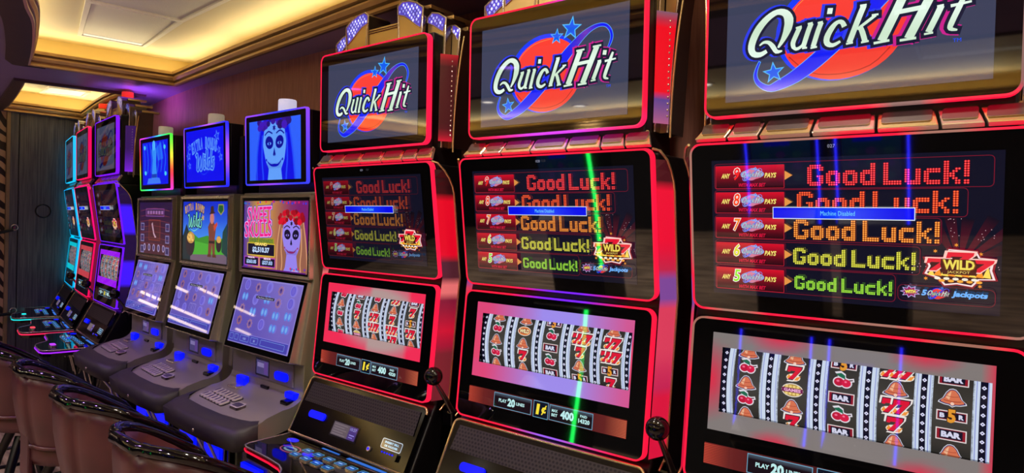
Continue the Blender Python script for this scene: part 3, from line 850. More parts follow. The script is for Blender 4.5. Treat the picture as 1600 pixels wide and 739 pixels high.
# symbols on the reels (size about 1 = one step of the reel)
def sym(c, kind, x, y, s, k=1.0):
    def T(r, g, b): return (r * k, g * k, b * k)
    if kind == 'bell':
        b_ = [(-.52, -.30), (-.50, -.22), (-.36, -.08), (-.24, .22), (-.12, .38), (0, .42), (.12, .38), (.24, .22), (.36, -.08), (.50, -.22), (.52, -.30), (.30, -.38), (.12, -.40), (.0, -.48), (-.12, -.40), (-.30, -.38)]
        for f_, q in ((1.22, (235, 235, 245)), (1.12, (30, 40, 110)), (1.0, (226, 120, 84))): c.poly([(x + a * s * f_ * 1.15, y + b2 * s * f_) for a, b2 in b_], T(*q))
        c.poly([(x + a * s * 1.15, y + b2 * s) for a, b2 in ((-.3, -.05), (-.18, .2), (-.06, .36), (-.1, .05), (-.14, -.16))], T(250, 190, 150))
        c.stroke([(x - .44 * s, y - .2 * s), (x, y - .25 * s), (x + .44 * s, y - .2 * s)], .035 * s, T(150, 50, 40)); c.stroke([(x - .3 * s, y + .06 * s), (x, y + .02 * s), (x + .3 * s, y + .06 * s)], .03 * s, T(170, 60, 44))
        c.ell(x, y - .38 * s, .1 * s, .1 * s, T(255, 210, 190), 10)
    elif kind == 'cherry':
        for f_, q in ((1.25, (235, 230, 240)), (1.0, None)):
            e = (f_ - 1) * .3 * s
            c.stroke([(x - .2 * s, y + .35 * s), (x + .1 * s, y + .2 * s), (x + .25 * s, y + .05 * s), (x + .62 * s, y + .12 * s)], .07 * s, T(*(q or (70, 20, 30))), e)
            c.poly([(x + a * s * f_, y + b2 * s * f_) for a, b2 in ((-.4, .42), (-.1, .5), (.14, .36), (.16, .14), (-.06, .2), (-.28, .3))], T(*(q or (24, 110, 80))))
            c.ell(x - .2 * s, y - .08 * s, .30 * s + e, .26 * s + e, T(*(q or (200, 16, 60))), 16); c.ell(x + .24 * s, y - .12 * s, .28 * s + e, .25 * s + e, T(*(q or (224, 24, 72))), 16)
        c.ell(x - .26 * s, y - .02 * s, .10 * s, .07 * s, T(255, 110, 150), 8); c.ell(x + .2 * s, y - .04 * s, .08 * s, .06 * s, T(255, 130, 160), 8)
    elif kind in ('7', '77', '777'):
        n = len(kind); 
        for i in range(n):
            xx = x + (i - (n - 1) / 2) * (.62 if n == 2 else .5) * s
            c.ell(xx, y - .26 * s, .46 * s, .26 * s, T(250, 240, 225), 12)
            c.poly([(xx - .42 * s, y - .3 * s), (xx - .2 * s, y - .44 * s), (xx + .3 * s, y - .42 * s), (xx + .48 * s, y - .1 * s), (xx + .26 * s, y - .22 * s), (xx + .1 * s, y - .02 * s), (xx - .1 * s, y - .25 * s), (xx - .3 * s, y - .06 * s)], T(255, 160, 60))
            seven(c, xx, y + .04 * s, .96 * s, T(40, 10, 40), T(250, 240, 235)); seven(c, xx, y + .04 * s, .70 * s, T(232, 20, 56), T(232, 20, 56))
    elif kind == 'bar':
        c.rect(x - .78 * s, y - .36 * s, x + .78 * s, y + .36 * s, T(235, 225, 225)); c.rect(x - .72 * s, y - .30 * s, x + .72 * s, y + .30 * s, T(150, 20, 40)); c.rect(x - .58 * s, y - .26 * s, x + .58 * s, y + .26 * s, T(16, 16, 40))
        c.text('BAR', x, y, .36 * s, T(225, 225, 250), 1.0 * s, bold=.06)
    elif kind == '5bar':
        c.rect(x - .78 * s, y - .30 * s, x + .78 * s, y + .30 * s, T(235, 225, 225)); c.rect(x - .72 * s, y - .24 * s, x + .72 * s, y + .24 * s, T(150, 20, 40)); c.rect(x - .66 * s, y - .2 * s, x + .66 * s, y + .2 * s, T(16, 16, 40))
        c.text('B', x - .48 * s, y, .28 * s, T(225, 225, 250), .26 * s, bold=.06); c.text('R', x + .48 * s, y, .28 * s, T(225, 225, 250), .26 * s, bold=.06)
        c.text('5', x, y, .86 * s, T(70, 30, 10), .50 * s, bold=.10); c.text('5', x, y, .80 * s, T(240, 160, 50), .42 * s, bold=.05)
    elif kind == 'wild':
        c.ell(x, y, .74 * s, .42 * s, T(240, 230, 220), 20); c.ell(x, y, .68 * s, .36 * s, T(240, 130, 50), 20); c.ell(x, y, .62 * s, .24 * s, T(150, 20, 40), 20)
        c.text('WILD', x, y, .36 * s, T(250, 240, 180), 1.1 * s, bold=.05)
    elif kind == 'bonus':
        c.ell(x, y, .70 * s, .46 * s, T(245, 235, 225), 20); c.ell(x, y, .64 * s, .40 * s, T(190, 150, 60), 20)
        for i in range(4):
            for sg in (-1, 1): c.rect(x + (-.46 + i * .24) * s, y + sg * .24 * s - .08 * s, x + (-.28 + i * .24) * s, y + sg * .24 * s + .08 * s, T(250, 220, 130))
        c.rect(x - .68 * s, y - .14 * s, x + .68 * s, y + .14 * s, T(120, 20, 80)); c.text('GAMES', x, y, .22 * s, T(250, 180, 220), 1.1 * s, bold=.05)

VT, VB = 0.128, -0.022
REEL_ROWS = (0.124, 0.090, 0.054, 0.018, -0.017)
def reel_fn(P):
    vc = (VT + VB) / 2; hh = (VT - VB) / 2 + .004; R = (hh * hh + .014 ** 2) / (2 * .014)
    def fn(u, v, n):
        dv = v - vc; dep = R - math.sqrt(max(0, R * R - dv * dv))
        return P(u, v, -0.004 - dep + (n if n < .5 else 0.001 * n))
    return fn

def reel_mesh(P, u0, u1, syms, tone):
    c = Canvas(.00004); c.step = .00004
    g = (66 * tone, 62 * tone, 60 * tone)
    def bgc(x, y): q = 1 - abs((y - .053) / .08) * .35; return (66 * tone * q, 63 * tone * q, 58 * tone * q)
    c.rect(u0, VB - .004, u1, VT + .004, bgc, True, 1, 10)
    for s, v in zip(syms, REEL_ROWS): sym(c, s, (u0 + u1) / 2, v, .0325, .95)
    c.clip(VB - .004, VT + .004); c.split(.008)
    return c.mesh('reel', reel_fn(P), 'reel_print', 0.0)

def divider_mesh(P, nav0, nav1, w0, w1, tone):
    """a navy strip of white diamonds between two bright bands"""
    c = Canvas(.00004)
    b = (205 * tone, 218 * tone, 238 * tone)
    c.rect(w0, VB - .004, w1, VT + .004, b, True, 1, 10)
    c.rect(w0 + .0045, VB - .004, w0 + .0065, VT + .004, (150 * tone, 160 * tone, 215 * tone)); c.rect(w1 - .0065, VB - .004, w1 - .0045, VT + .004, (150 * tone, 160 * tone, 215 * tone))
    c.rect(nav0, VB - .004, nav1, VT + .004, (10, 10, 34))
    x = (nav0 + nav1) / 2
    for i in range(10):
        y = VB + .003 + i * .0168
        c.poly([(x - .0042, y), (x, y + .0040), (x + .0042, y), (x, y - .0040)], (225, 225, 250)); c.ell(x, y, .0014, .0012, (40, 40, 110), 6)
    c.clip(VB - .004, VT + .004); c.split(.008)
    return c.mesh('reel_divider', reel_fn(P), 'reel_print', 0.0)

def surround_mesh(P, pal):
    """glowing plate around the reels; pal(u, v) -> colour"""
    c = Canvas()
    U0, U1, V0, V1 = -.272, .273, -.066, .161
    a0, a1, b0, b1 = -.248, .268, VB, VT
    c.up()
    def band(x0, y0, x1, y1, nx, ny):
        for i in range(nx):
            for j in range(ny):
                p, q = x0 + (x1 - x0) * i / nx, x0 + (x1 - x0) * (i + 1) / nx; r, s = y0 + (y1 - y0) * j / ny, y0 + (y1 - y0) * (j + 1) / ny
                c.add([(p, r), (q, r), (q, s), (p, s)], pal)
    band(U0, b1, U1, V1, 24, 3); band(U0, V0, U1, b0, 24, 4); band(U0, b0, a0, b1, 2, 10); band(a1, b0, U1, b1, 1, 10)
    return c.mesh('reel_surround', P, 'screen_glass', 0.0005)

def info_mesh(P, tone=1.0, paid='14320'):
    c = Canvas()
    def bg(x, y): 
        q = min(1, abs(x) / .27); return (74 * tone + 60 * tone * q ** 3, 26 * tone + 16 * tone * q ** 3, 28 * tone + 8 * tone * q ** 2)
    c.rect(-.276, -.146, .271, -.098, bg, True, 16, 1)
    for i in range(12):
        v = -.144 + i * .0038; c.rect(-.276, v, -.215, v + .0014, lambda x, y: mix((215 * tone, 84 * tone, 60 * tone), (90 * tone, 30 * tone, 28 * tone), (x + .276) / .06)); c.rect(.205, v, .271, v + .0014, lambda x, y: mix((228 * tone, 124 * tone, 84 * tone), (90 * tone, 30 * tone, 28 * tone), (.271 - x) / .066))
    for (a, b) in ((-.175, -.036), (.028, .170)):
        def g2(x, y): q = max(0, (y + .112) / .012); return (26 + 60 * q, 14 + 90 * q, 22 + 100 * q)
        c.rect(a, -.144, b, -.101, (110, 170, 200)); c.rect(a + .0015, -.1425, b - .0015, -.1025, g2, True, 1, 4)
    c.rect(-.028, -.146, .024, -.099, (110, 170, 200)); c.rect(-.0265, -.1445, .0225, -.1005, (14, 20, 36), True)
    W = (190, 235, 235)
    c.text('PLAY', -.141, -.122, .010, W, .030, bold=.03); c.text('20', -.1085, -.123, .024, W, .028, bold=.05); c.text('LINES', -.075, -.122, .009, W, .030, bold=.03)
    c.text('1', -.012, -.122, .030, (250, 225, 60), .010, 'c', .04, .1); c.text('¢', .009, -.122, .028, (250, 225, 60), .016, 'c', .03, .1)
    c.text('MAX', .046, -.116, .008, W, .020, bold=.03); c.text('BET', .046, -.128, .008, W, .020, bold=.03); c.text('400', .088, -.122, .024, W, .044, bold=.05)
    c.text('PAID', .141, -.114, .007, W, .022, bold=.03); c.text(paid, .143, -.127, .012, W, .036, bold=.04)
    return c.mesh('bet_readout', P, 'screen_glass', 0.0005)

# ------------------------------------------------------------------ the tall machines with three stacked screens
PT = Plane((-.052, 2.235), (-.046, 1.863))
PM = Plane((-.056, 1.81), (0.0, 1.415))
PL = Plane((-.005, 1.402), (-.04, 1.008))
PP = Plane((-.035, .995), (-.140, .79))      # player panel with the speaker grille

def c_red(u, v): return (255, 22, 62)

def rim_mesh(P, hw, hh, r, pal, w=.0048, depth=.020):
    """LED edge around a bezel: a thin line from the front, a wider band from the side"""
    a = rrect(hw, hh, r); b = rrect(hw + w, hh + w, r + w)
    mb = MB(); n = len(a)
    def C(p): return L3(pal(p[0], p[1]))
    # subdivide the straight runs so that the colour can change along them
    def sub(loop):
        out = []
        for k in range(n):
            p, q = loop[k], loop[(k + 1) % n]; m_ = 12 if hypot(a[k][0] - a[(k + 1) % n][0], a[k][1] - a[(k + 1) % n][1]) > .1 else 1
            for j in range(m_): out.append((p[0] + (q[0] - p[0]) * j / m_, p[1] + (q[1] - p[1]) * j / m_))
        return out
    a2, b2 = sub(a), sub(b)
    rows = [[P(p[0], p[1], .0005) for p in a2], [P(p[0], p[1], .0015) for p in b2], [P(p[0], p[1], -depth) for p in b2]]
    mb.grid(rows, 'led', closed_u=True, smooth=False, col=lambda j, i: C(b2[i]))
    return mb

def bezel(P, hw, hh, r, parent, name, depth=.03, hole=None, mat_='black_glass'):
    mb = MB(); o = rrect(hw, hh, r)
    if hole:
        u0, v0, u1, v1 = hole; h = [(u0, v0), (u1, v0), (u1, v1), (u0, v1)]
        loops = [[Vector((p[0], p[1], 0)) for p in o], [Vector((p[0], p[1], 0)) for p in h]]
        allp = o + h
        for t in geometry.tessellate_polygon(loops): mb.face([P(*allp[k], 0) for k in t], mat_)
        for k in range(4):
            p, q = h[k], h[(k + 1) % 4]; mb.face([P(*p, 0), P(*q, 0), P(*q, -depth), P(*p, -depth)], 'black_gloss')
        mb.face([P(u0 - .01, v0 - .01, -depth), P(u1 + .01, v0 - .01, -depth), P(u1 + .01, v1 + .01, -depth), P(u0 - .01, v1 + .01, -depth)], 'black_body')
    else:
        for t in geometry.tessellate_polygon([[Vector((p[0], p[1], 0)) for p in o]]): mb.face([P(*o[k], 0) for k in t], mat_)
    mb.grid([[P(*p, 0) for p in o], [P(*p, -depth) for p in o]], mat_, closed_u=True, smooth=False)
    return mb.build(name, parent, recalc=not hole)

def jewel_panel(poly, y, parent, seed, gain=1.0, bright=(120, 118, 235)):
    """LED panel of glowing diamonds at the top of a crown fan"""
    c = Canvas(.00008)
    rr = random.Random(seed)
    c.poly(poly, lambda x, z: (70 * gain, 62 * gain, 190 * gain))
    xs_ = [p[0] for p in poly]; zs_ = [p[1] for p in poly]
    def inside(x, z):
        r = False; n = len(poly)
        for i in range(n):
            a, b = poly[i], poly[i - 1]
            if (a[1] > z) != (b[1] > z) and x < (b[0] - a[0]) * (z - a[1]) / (b[1] - a[1]) + a[0]: r = not r
        return r
    st = .0175; j = 0
    z = min(zs_)
    c.up(); c.up()
    while z < max(zs_):
        x = min(xs_) + (st / 2 if j % 2 else 0)
        while x < max(xs_):
            if inside(x, z) and inside(x + .005, z) and inside(x - .005, z) and inside(x, z - .005) and inside(x, z + .005):
                k = rr.uniform(.5, 1.25) * gain
                c.poly([(x - .0080, z), (x, z + .0086), (x + .0080, z), (x, z - .0086)], (bright[0] * k * .8, bright[1] * k * .75, min(255, bright[2] * k)), False)
                c.z += c.step
                c.ell(x + rr.uniform(-.001, .001), z, .0042, .0050, (min(255, 235 * k), min(255, 235 * k), 255 * min(1, gain)), 7, 0, False)
                c.z -= c.step
            x += st
        z += st * .58; j += 1
    me = c.mesh('led_jewels', lambda u, v, n: Vector((u, y - n, v)), 'led_soft', .0008)
    return obj('led_jewels', me, parent)

FANS = [ # outline over the top, LED crescent, y front, y back, foot z
    ([(.083, 2.366), (.105, 2.378), (.142, 2.374), (.180, 2.361), (.213, 2.340)], [(.203, 2.272), (.182, 2.284), (.152, 2.305), (.118, 2.326), (.085, 2.336)], .000, .105, 2.235, .205, .080),
    ([(.214, 2.310), (.235, 2.322), (.268, 2.314), (.303, 2.294)], [(.290, 2.250), (.268, 2.262), (.245, 2.277), (.214, 2.291)], .022, .120, 1.86, .296, .214),
    ([(.304, 2.276), (.318, 2.273), (.342, 2.256)], [(.330, 2.222), (.318, 2.240), (.304, 2.252)], .052, .150, 1.86, .318, .296)]

def crown(parent, key, gain=1.0, tint='gold_mirror'):
    for sx in (1, -1):
        for k, (top, cres, y0, y1, zf, xb, xa) in enumerate(FANS):
            foot = [(xb, zf), (xa, zf)]
            side = [] if k == 0 else [(top[-1][0] - (top[-1][0] - xb) * t ** .6, top[-1][1] + (zf - top[-1][1]) * t) for t in (.2, .4, .6, .8)]
            poly = [(sx * p[0], p[1]) for p in top + side + foot]
            mb = MB(); mb.extrude(poly, lambda u, v, t: (u, t, v), y0, y1, tint, 'dark_chrome')
            f = mb.build('crown_fan', parent, bevel=.002)
            tb = MB(); tb.tube([(sx * p[0], y0 - .001, p[1]) for p in [(top[0][0], cres[-1][1])] + top + side + ([(xb, zf)] if k else [(top[-1][0] - .004, 2.24)])], .0032, 'chrome', 6); tb.build('chrome_edge', f)
            tb = MB(); tb.tube([(sx * p[0], y0 - .001, p[1]) for p in cres], .0022, 'chrome', 6); tb.build('chrome_edge', f)
            def sh(p, c0=(sum(q[0] for q in top) / len(top), (top[0][1] + cres[-1][1]) / 2)): return (sx * (p[0] + (c0[0] - p[0]) * .05), p[1] - .0025 if p in top else p[1] + .0015)
            jewel_panel([sh(p) for p in top] + [sh(p) for p in cres], y0 - .001, f, k * 7 + (1 if sx > 0 else 2), gain)
            # gold bars along the top, seen from below as bright slabs
            bb = MB(); x0, x1 = sorted((sx * (top[-2][0]), sx * top[-1][0] + sx * .004)); zt = (top[-1][1] + top[-2][1]) / 2
            bb.box(x0, x1, y0 + .03, y1 + .035, zt - .006, zt + .008, 'gold_chrome'); bb.build('gold_slab', f, bevel=.002)
    mb = MB(); mb.extrude([(-.083, 2.235), (.083, 2.235), (.083, 2.312), (-.083, 2.312)], lambda u, v, t: (u, t, v), .004, .05, tint, 'dark_chrome'); c = mb.build('crown_plate', parent, bevel=.002)
    for dz in (.004, .012):
        tb = MB(); tb.tube([(-.080, .002, 2.308 - dz), (.080, .002, 2.308 - dz)], .0016, 'dark_chrome', 6); tb.build('groove_line', c)
    for sx in (1, -1):
        tb = MB(); tb.tube([(sx * .092, .000, 2.24), (sx * .086, .000, 2.33)], .004, 'chrome', 6); tb.build('chrome_edge', c)

def beacon(parent, x, y, z, r, parts):
    """stack light: list of (height, material)"""
    mb = MB(); h = z
    b = None
    for i, (dh, m_) in enumerate(parts):
        mb = MB(); mb.lathe([(0, 0), (r, 0), (r * 1.0, dh * .12), (r, dh * .9), (r * .94, dh), (0, dh)], (x, y, h), m_, 20)
        o = mb.build('beacon' if b is None else 'beacon_section', parent if b is None else b)
        if b is None: b = o
        h += dh
    return b

def side_light(parent, pal_hi, pal_lo, sides=(1, -1)):
    """translucent lit strips beside the screens with a chrome edge"""
    def yf(z):
        if z > 1.408: return -.056 + .056 * (1.81 - z) / .395
        return -.005 - .035 * (1.402 - z) / .394
    for sx in sides:
        mb = MB(); zs_ = [1.88 + .29 * i / 14 for i in range(15)]
        rows = [[(sx * .302, .000, z) for z in zs_], [(sx * (.326 + .012 * ((z - 1.88) / .3) ** 2), .040 + .012 * ((z - 1.88) / .3) ** 2, z) for z in zs_]]
        mb.grid(rows, 'led_soft', smooth=False, col=lambda j, i: L3(pal_hi(i / 14)))
        s = mb.build('side_light', parent)
        tb = MB(); tb.tube([(sx * (.330 + .016 * ((z - 1.86) / .34) ** 2), .043 + .016 * ((z - 1.86) / .34) ** 2, z) for z in [1.845 + .39 * i / 10 for i in range(11)]], .0035, 'gold_chrome', 6); tb.build('chrome_edge', s)
        mb = MB()
        for i in range(16): mb.lathe([(0, -.002), (.0032, -.001), (.0036, .001)], (sx * .324, .034, 1.90 + i * .0165), 'chrome', 7, 'y')
        mb.build('lamp_beads', s)
        mb = MB(); zs_ = [1.02 + .76 * i / 30 for i in range(31)]
        def yo(z): return yf(z) + .070 - .05 * max(0, (z - 1.70) / .09) ** 2
        rows = [[(sx * .334, yf(z) + .008, z) for z in zs_], [(sx * .352, yo(z), z) for z in zs_]]
        mb.grid(rows, 'led_soft', smooth=False, col=lambda j, i: L3(pal_lo(i / 30)))
        s = mb.build('side_light', parent)
        tb = MB(); tb.tube([(sx * .330, yf(1.80), 1.806), (sx * .343, yf(1.80) + .015, 1.802)] + [(sx * .354, yo(z) + .001, z) for z in reversed(zs_)] + [(sx * .354, -.01, .99)], .0035, 'gold_chrome', 6); tb.build('chrome_edge', s)

DECK = [(.345, -.12), (.345, -.375), (.325, -.412), (.28, -.424), (.11, -.424), (.06, -.412), (.02, -.385), (-.02, -.352), (-.06, -.336), (-.14, -.326), (-.30, -.318), (-.326, -.310), (-.336, -.29), (-.336, -.12)]

def build_tall(name, pos, yaw, label, o):
    root = thing(name, (pos[0], pos[1], 0), yaw, label, 'slot machine', o.get('group'))
    # cabinet
    mb = MB()
    mb.prism_x([(-.025, 1.80), (.03, 1.42), (.025, 1.40), (-.005, 1.0), (-.012, .99), (-.115, .785), (-.115, .745), (.0, .68), (.0, .05), (.02, .0), (.34, .0), (.34, 1.80)], -.332, .332, 'black_body')
    mb.prism_x([(-.022, 1.80), (-.022, 2.24), (.06, 2.24), (.10, 2.2), (.13, 1.80)], -.292, .292, 'black_body')
    mb.build('cabinet', root, bevel=.006)
    mb = MB(); mb.box(-.318, .318, -.012, .004, .05, .64, 'black_gloss'); d = mb.build('belly_door', root, bevel=.006)
    mb = MB(); mb.tube([(-.30, -.014, .60), (.30, -.014, .60)], .004, 'chrome', 6); mb.build('door_trim', d)
    for sx in (-1, 1):
        mb = MB(); mb.tube([(sx * .325, -.26, .755), (sx * .33, -.17, .68), (sx * .333, -.06, .52), (sx * .333, -.02, .34)], .007, 'chrome', 8); mb.build('side_trim', root)
    # three bezels with lit edges
    hT, hM, hL = PT.len / 2 - .007, PM.len / 2 - .007, PL.len / 2 - .007
    for (P, hw, hh, nm, disp) in ((PT, .293, hT, 'sign_bezel', 'sign'), (PM, .323, hM, 'upper_bezel', 'pay'), (PL, .320, hL, 'lower_bezel', 'low')):
        hole = (-.248, VB, .268, VT) if nm == 'lower_bezel' else None
        bz = bezel(P, hw, hh, .022, root, nm, .026, hole)
        r_ = rim_mesh(P, hw, hh, .022, o['rim'][disp]).build('led_rim', bz)
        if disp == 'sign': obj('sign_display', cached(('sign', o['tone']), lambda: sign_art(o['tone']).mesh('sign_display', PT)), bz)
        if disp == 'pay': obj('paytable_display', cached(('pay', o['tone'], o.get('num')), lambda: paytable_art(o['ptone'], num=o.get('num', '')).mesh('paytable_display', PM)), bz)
        if disp == 'low':
            obj('reel_surround', surround_mesh(PL, o['pal']), bz)
            E_ = [(-.220, -.160), (-.120, -.057), (-.020, .040), (.077, .142), (.173, .239)]
            rs = o['reels']; tn = o.get('rtone', 1.0)
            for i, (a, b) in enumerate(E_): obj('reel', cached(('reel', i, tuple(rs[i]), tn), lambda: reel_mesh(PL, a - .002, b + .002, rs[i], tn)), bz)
            D_ = [(-.2475, -.2345, -.2475, -.2195), (-.1455, -.1335, -.160, -.119), (-.045, -.033, -.0575, -.0195), (.053, .0645, .0405, .0775), (.1525, .1635, .1415, .1735), (.2495, .2615, .2385, .268)]
            for i, q in enumerate(D_): obj('reel_divider', cached(('div', i, tn), lambda: divider_mesh(PL, q[0], q[1], q[2], q[3], tn)), bz)
            obj('bet_readout', cached(('info', o['paid'], o['tone']), lambda: info_mesh(PL, o['tone'], o['paid'])), bz)
            mb = MB(); mb.face([PL(-.247, VB + .0005, -.0006), PL(.267, VB + .0005, -.0006), PL(.267, VT - .0005, -.0006), PL(-.247, VT - .0005, -.0006)], 'window_pane'); mb.build('reel_window', bz, recalc=False)
    # ledge of metal tiles between sign and upper screen
    TP = Plane((-.012, 1.860), (-.045, 1.817)); bs = [-.322, -.245, -.172, -.062, .062, .172, .245, .322]
    for i in range(7):
        a, b = bs[i], bs[i + 1]; k = .93
        mb = MB(); g = .0025
        q = [(a + g, -.026), (b - g, -.026), (b * k - g, .026), (a * k + g, .026)]
        mb.extrude(q, lambda u, v, t: TP(u, v, t), -.01, .003, 'chrome' if i % 2 else 'gold_chrome', 'chrome'); tl = mb.build('ledge_tile', root, bevel=.002)
        cx = (a + b) / 2 * .97; w2 = (b - a) / 2 * .8
        mb = MB(); mb.extrude(rrect(w2, .016, .006, 3, cx, .001), lambda u, v, t: TP(u, v, t), .003, .0065, 'dark_chrome', 'gold_chrome'); mb.build('tile_inset', tl, bevel=.0015)
    side_light(root, o['hi'], o['lo'])
    crown(root, None, o.get('jewel', 1.0))
    # player panel
    mb = MB(); pl = rrect(.322, PP.len / 2 - .004, .018, 5)
    mb.extrude(pl, lambda u, v, t: PP(u, v, t), -.02, .0, 'black_gloss'); pp = mb.build('player_panel', root)
    mb = MB(); mb.tube([PP(p[0] * 1.012, p[1] * 1.02, -.001) for p in rrect(.324, PP.len / 2 - .002, .02, 5) if p[1] > -.10], .0045, 'gold_chrome', 8); mb.build('panel_trim', pp)
    mb = MB(); mb.extrude([(-.308, .022), (.308, .018), (.304, .098), (-.300, .098)], lambda u, v, t: PP(u, v, t), 0, .003, 'speaker_grille', 'black_gloss'); mb.build('speaker_grille', pp)
    mb = MB(); mb.extrude([(p[0], p[1]) for p in rrect(.048, .0135, .013, 6, -.198, -.016)], lambda u, v, t: PP(u, v, t), 0, .008, 'blue_lamp', 'blue_lamp'); mb.build('card_reader', pp)
    c = Canvas(); c.rect(-.098, -.066, .052, -.010, (16, 14, 18)); c.rect(-.092, -.060, .000, -.014, (96, 84, 92))
    for i in range(5): c.rect(-.084, -.022 - i * .0085, -.012 - (i % 2) * .014, -.0195 - i * .0085, (128, 114, 122), i == 0)
    c.rect(.000, -.060, .044, -.014, (72, 52, 120)); c.text('10:27', .021, -.024, .010, (170, 170, 235), .034); c.rect(.008, -.045, .036, -.042, (150, 140, 220)); c.rect(.008, -.053, .030, -.050, (130, 120, 210), False)
    obj('account_screen', cached('acct', lambda: c.mesh('account_screen', PP, 'screen_glass', .001)), pp)
    c = Canvas(); c.poly(rrect(.050, .0165, .006, 3, .228, -.030), (185, 205, 230)); c.poly(rrect(.0475, .0142, .005, 3, .228, -.030), (8, 14, 40)); c.text('INSERT BILL', .228, -.0245, .0072, (150, 205, 245), .070, bold=.05); c.text('OR VOUCHER', .228, -.036, .0072, (150, 205, 245), .066, bold=.05)
    obj('bill_label', cached('bill', lambda: c.mesh('bill_label', PP, 'screen_glass', .001)), pp)
    mb = MB(); mb.extrude(rrect(.045, .012, .005, 3, .232, -.062), lambda u, v, t: PP(u, v, t), 0, .010, 'black_gloss', 'black_gloss')
    for i in range(5): mb.extrude(rrect(.0035, .0025, .002, 2, .205 + i * .013, -.058), lambda u, v, t: PP(u, v, t), .0101, .0115, 'blue_lamp')
    mb.build('bill_slot', pp, recalc=False)
    mb = MB(); mb.extrude(rrect(.0085, .0085, .008, 5, .131, -.064), lambda u, v, t: PP(u, v, t), 0, .006, 'chrome'); mb.extrude(rrect(.005, .005, .0045, 5, .131, -.064), lambda u, v, t: PP(u, v, t), .006, .007, 'blue_lamp'); mb.build('key_switch', pp, recalc=False)
    # button deck with a lit edge
    mb = MB(); mb.extrude(DECK, lambda u, v, t: (u, v, t), .752, .790, 'black_glass', 'black_gloss'); dk = mb.build('button_deck', root)
    e2 = []
    run = DECK[0:14]
    mb = MB(); rows = [[(p[0] * 1.004, p[1] * 1.006 - .001, z) for p in run] for z in (.771, .779)]
    mb.grid(rows, 'led', smooth=False, col=lambda j, i: L3(o['deck'](run[i][0], run[i][1])))
    mb.build('deck_light', dk, recalc=False)
    mb = MB(); mb.tube([(p[0], p[1], .789) for p in run], .0035, 'chrome', 6); mb.build('deck_trim', dk)
    for i in range(6):
        for j in range(2):
            if j == 1 and i > 3: continue
            x = -.10 + i * .062; y = -.20 - j * .05
            mb = MB(); mb.extrude(rrect(.022, .015, .005, 3, x, y), lambda u, v, t: (u, v, t), .790, .795, 'black_gloss', 'chrome'); bt = mb.build('bet_button', dk, recalc=False)
            c = Canvas(); c.frame(x - .020, y - .013, x + .020, y + .013, .0014, (90, 200, 240), .004); c.rect(x - .017, y - .010, x + .017, y + .010, (14, 60, 150)); c.rect(x - .010, y - .002, x + .010, y + .004, (120, 190, 240))
            obj('button_face', c.mesh('button_face', lambda u, v, n: Vector((u, v, .7955 + n))), bt)
    c = Canvas()
    c.ell(-.17, -.225, .052, .030, (150, 70, 90), 12); c.ell(-.17, -.225, .046, .025, (16, 14, 28), 12); c.ell(-.17, -.225, .034, .018, (110, 140, 150), 12); c.ell(-.17, -.225, .03, .008, (20, 30, 60), 10)
    dfn = lambda u, v, n: Vector((u, v, .7905 + n))
    obj('deck_emblem', c.mesh('deck_emblem', dfn), dk)
    for (a, b, a1, b1) in ((-.10, -.145, .0, -.137), (.05, -.150, .25, -.136)):
        c = Canvas(); c.rect(a, b, a1, b1, (50, 110, 210)); obj('light_bar', c.mesh('light_bar', dfn), dk)
    for (a, b) in ((-.25, -.165), (-.075, -.215)):
        c = Canvas(); c.ell(a, b, .030, .018, (14, 26, 250), 16); obj('blue_button_light', c.mesh('blue_button_light', dfn), dk)
    mb = MB(); mb.extrude(rrect(.044, .020, .019, 7, .19, -.345), lambda u, v, t: (u, v, t), .790, .800, 'black_gloss', 'chrome'); bt = mb.build('spin_button', dk, recalc=False)
    mb = MB(); q = L3(o['spin']); mb.extrude(rrect(.036, .014, .0135, 7, .19, -.345), lambda u, v, t: (u, v, t), .8005, .803, 'led', col=q); mb.build('button_lamp', bt, recalc=False)
    # pull lever
    if o.get('lever'):
        mb = MB(); mb.lathe([(0, -.030)] + [(.030 * sin(t), -.030 * cos(t)) for t in [pi * i / 14 for i in range(1, 14)]] + [(0, .030)], (0, 0, 0), 'rail_black', 20)
        for i, v in enumerate(mb.v): mb.v[i] = (v[0] + .368, v[1] - .055, v[2] + 1.112)
        lv = mb.build('lever_knob', root)
        mb = MB(); mb.tube([(.368, -.045, 1.09), (.370, .0, 1.03), (.372, .045, .96)], [.007, .009, .012], 'dark_chrome', 10); mb.build('lever_arm', lv)
        mb = MB(); mb.box(.334, .385, .02, .075, .93, .985, 'black_gloss'); mb.build('lever_hub', lv, bevel=.008)
    if o.get('glow'):  # added uplight, spreads the machine's LED colour onto wall and ceiling
        mb = MB(); mb.box(-.22, .22, .11, .13, 2.262, 2.270, 'beacon_grey'); g_ = mb.build('added_uplight_strip', root)
        ld = bpy.data.lights.new('added_uplight', 'AREA'); ld.shape = 'RECTANGLE'; ld.size = .4; ld.size_y = .04; ld.energy = o['glow'][1]; ld.color = o['glow'][0]
        lo_ = put(bpy.data.objects.new('added_uplight', ld), g_); lo_.location = (0, .10, 2.275); lo_.rotation_euler = (radians(180 - 25), 0, 0)
    if o.get('beacon'):
        beacon(root, *o['beacon'])
    return root


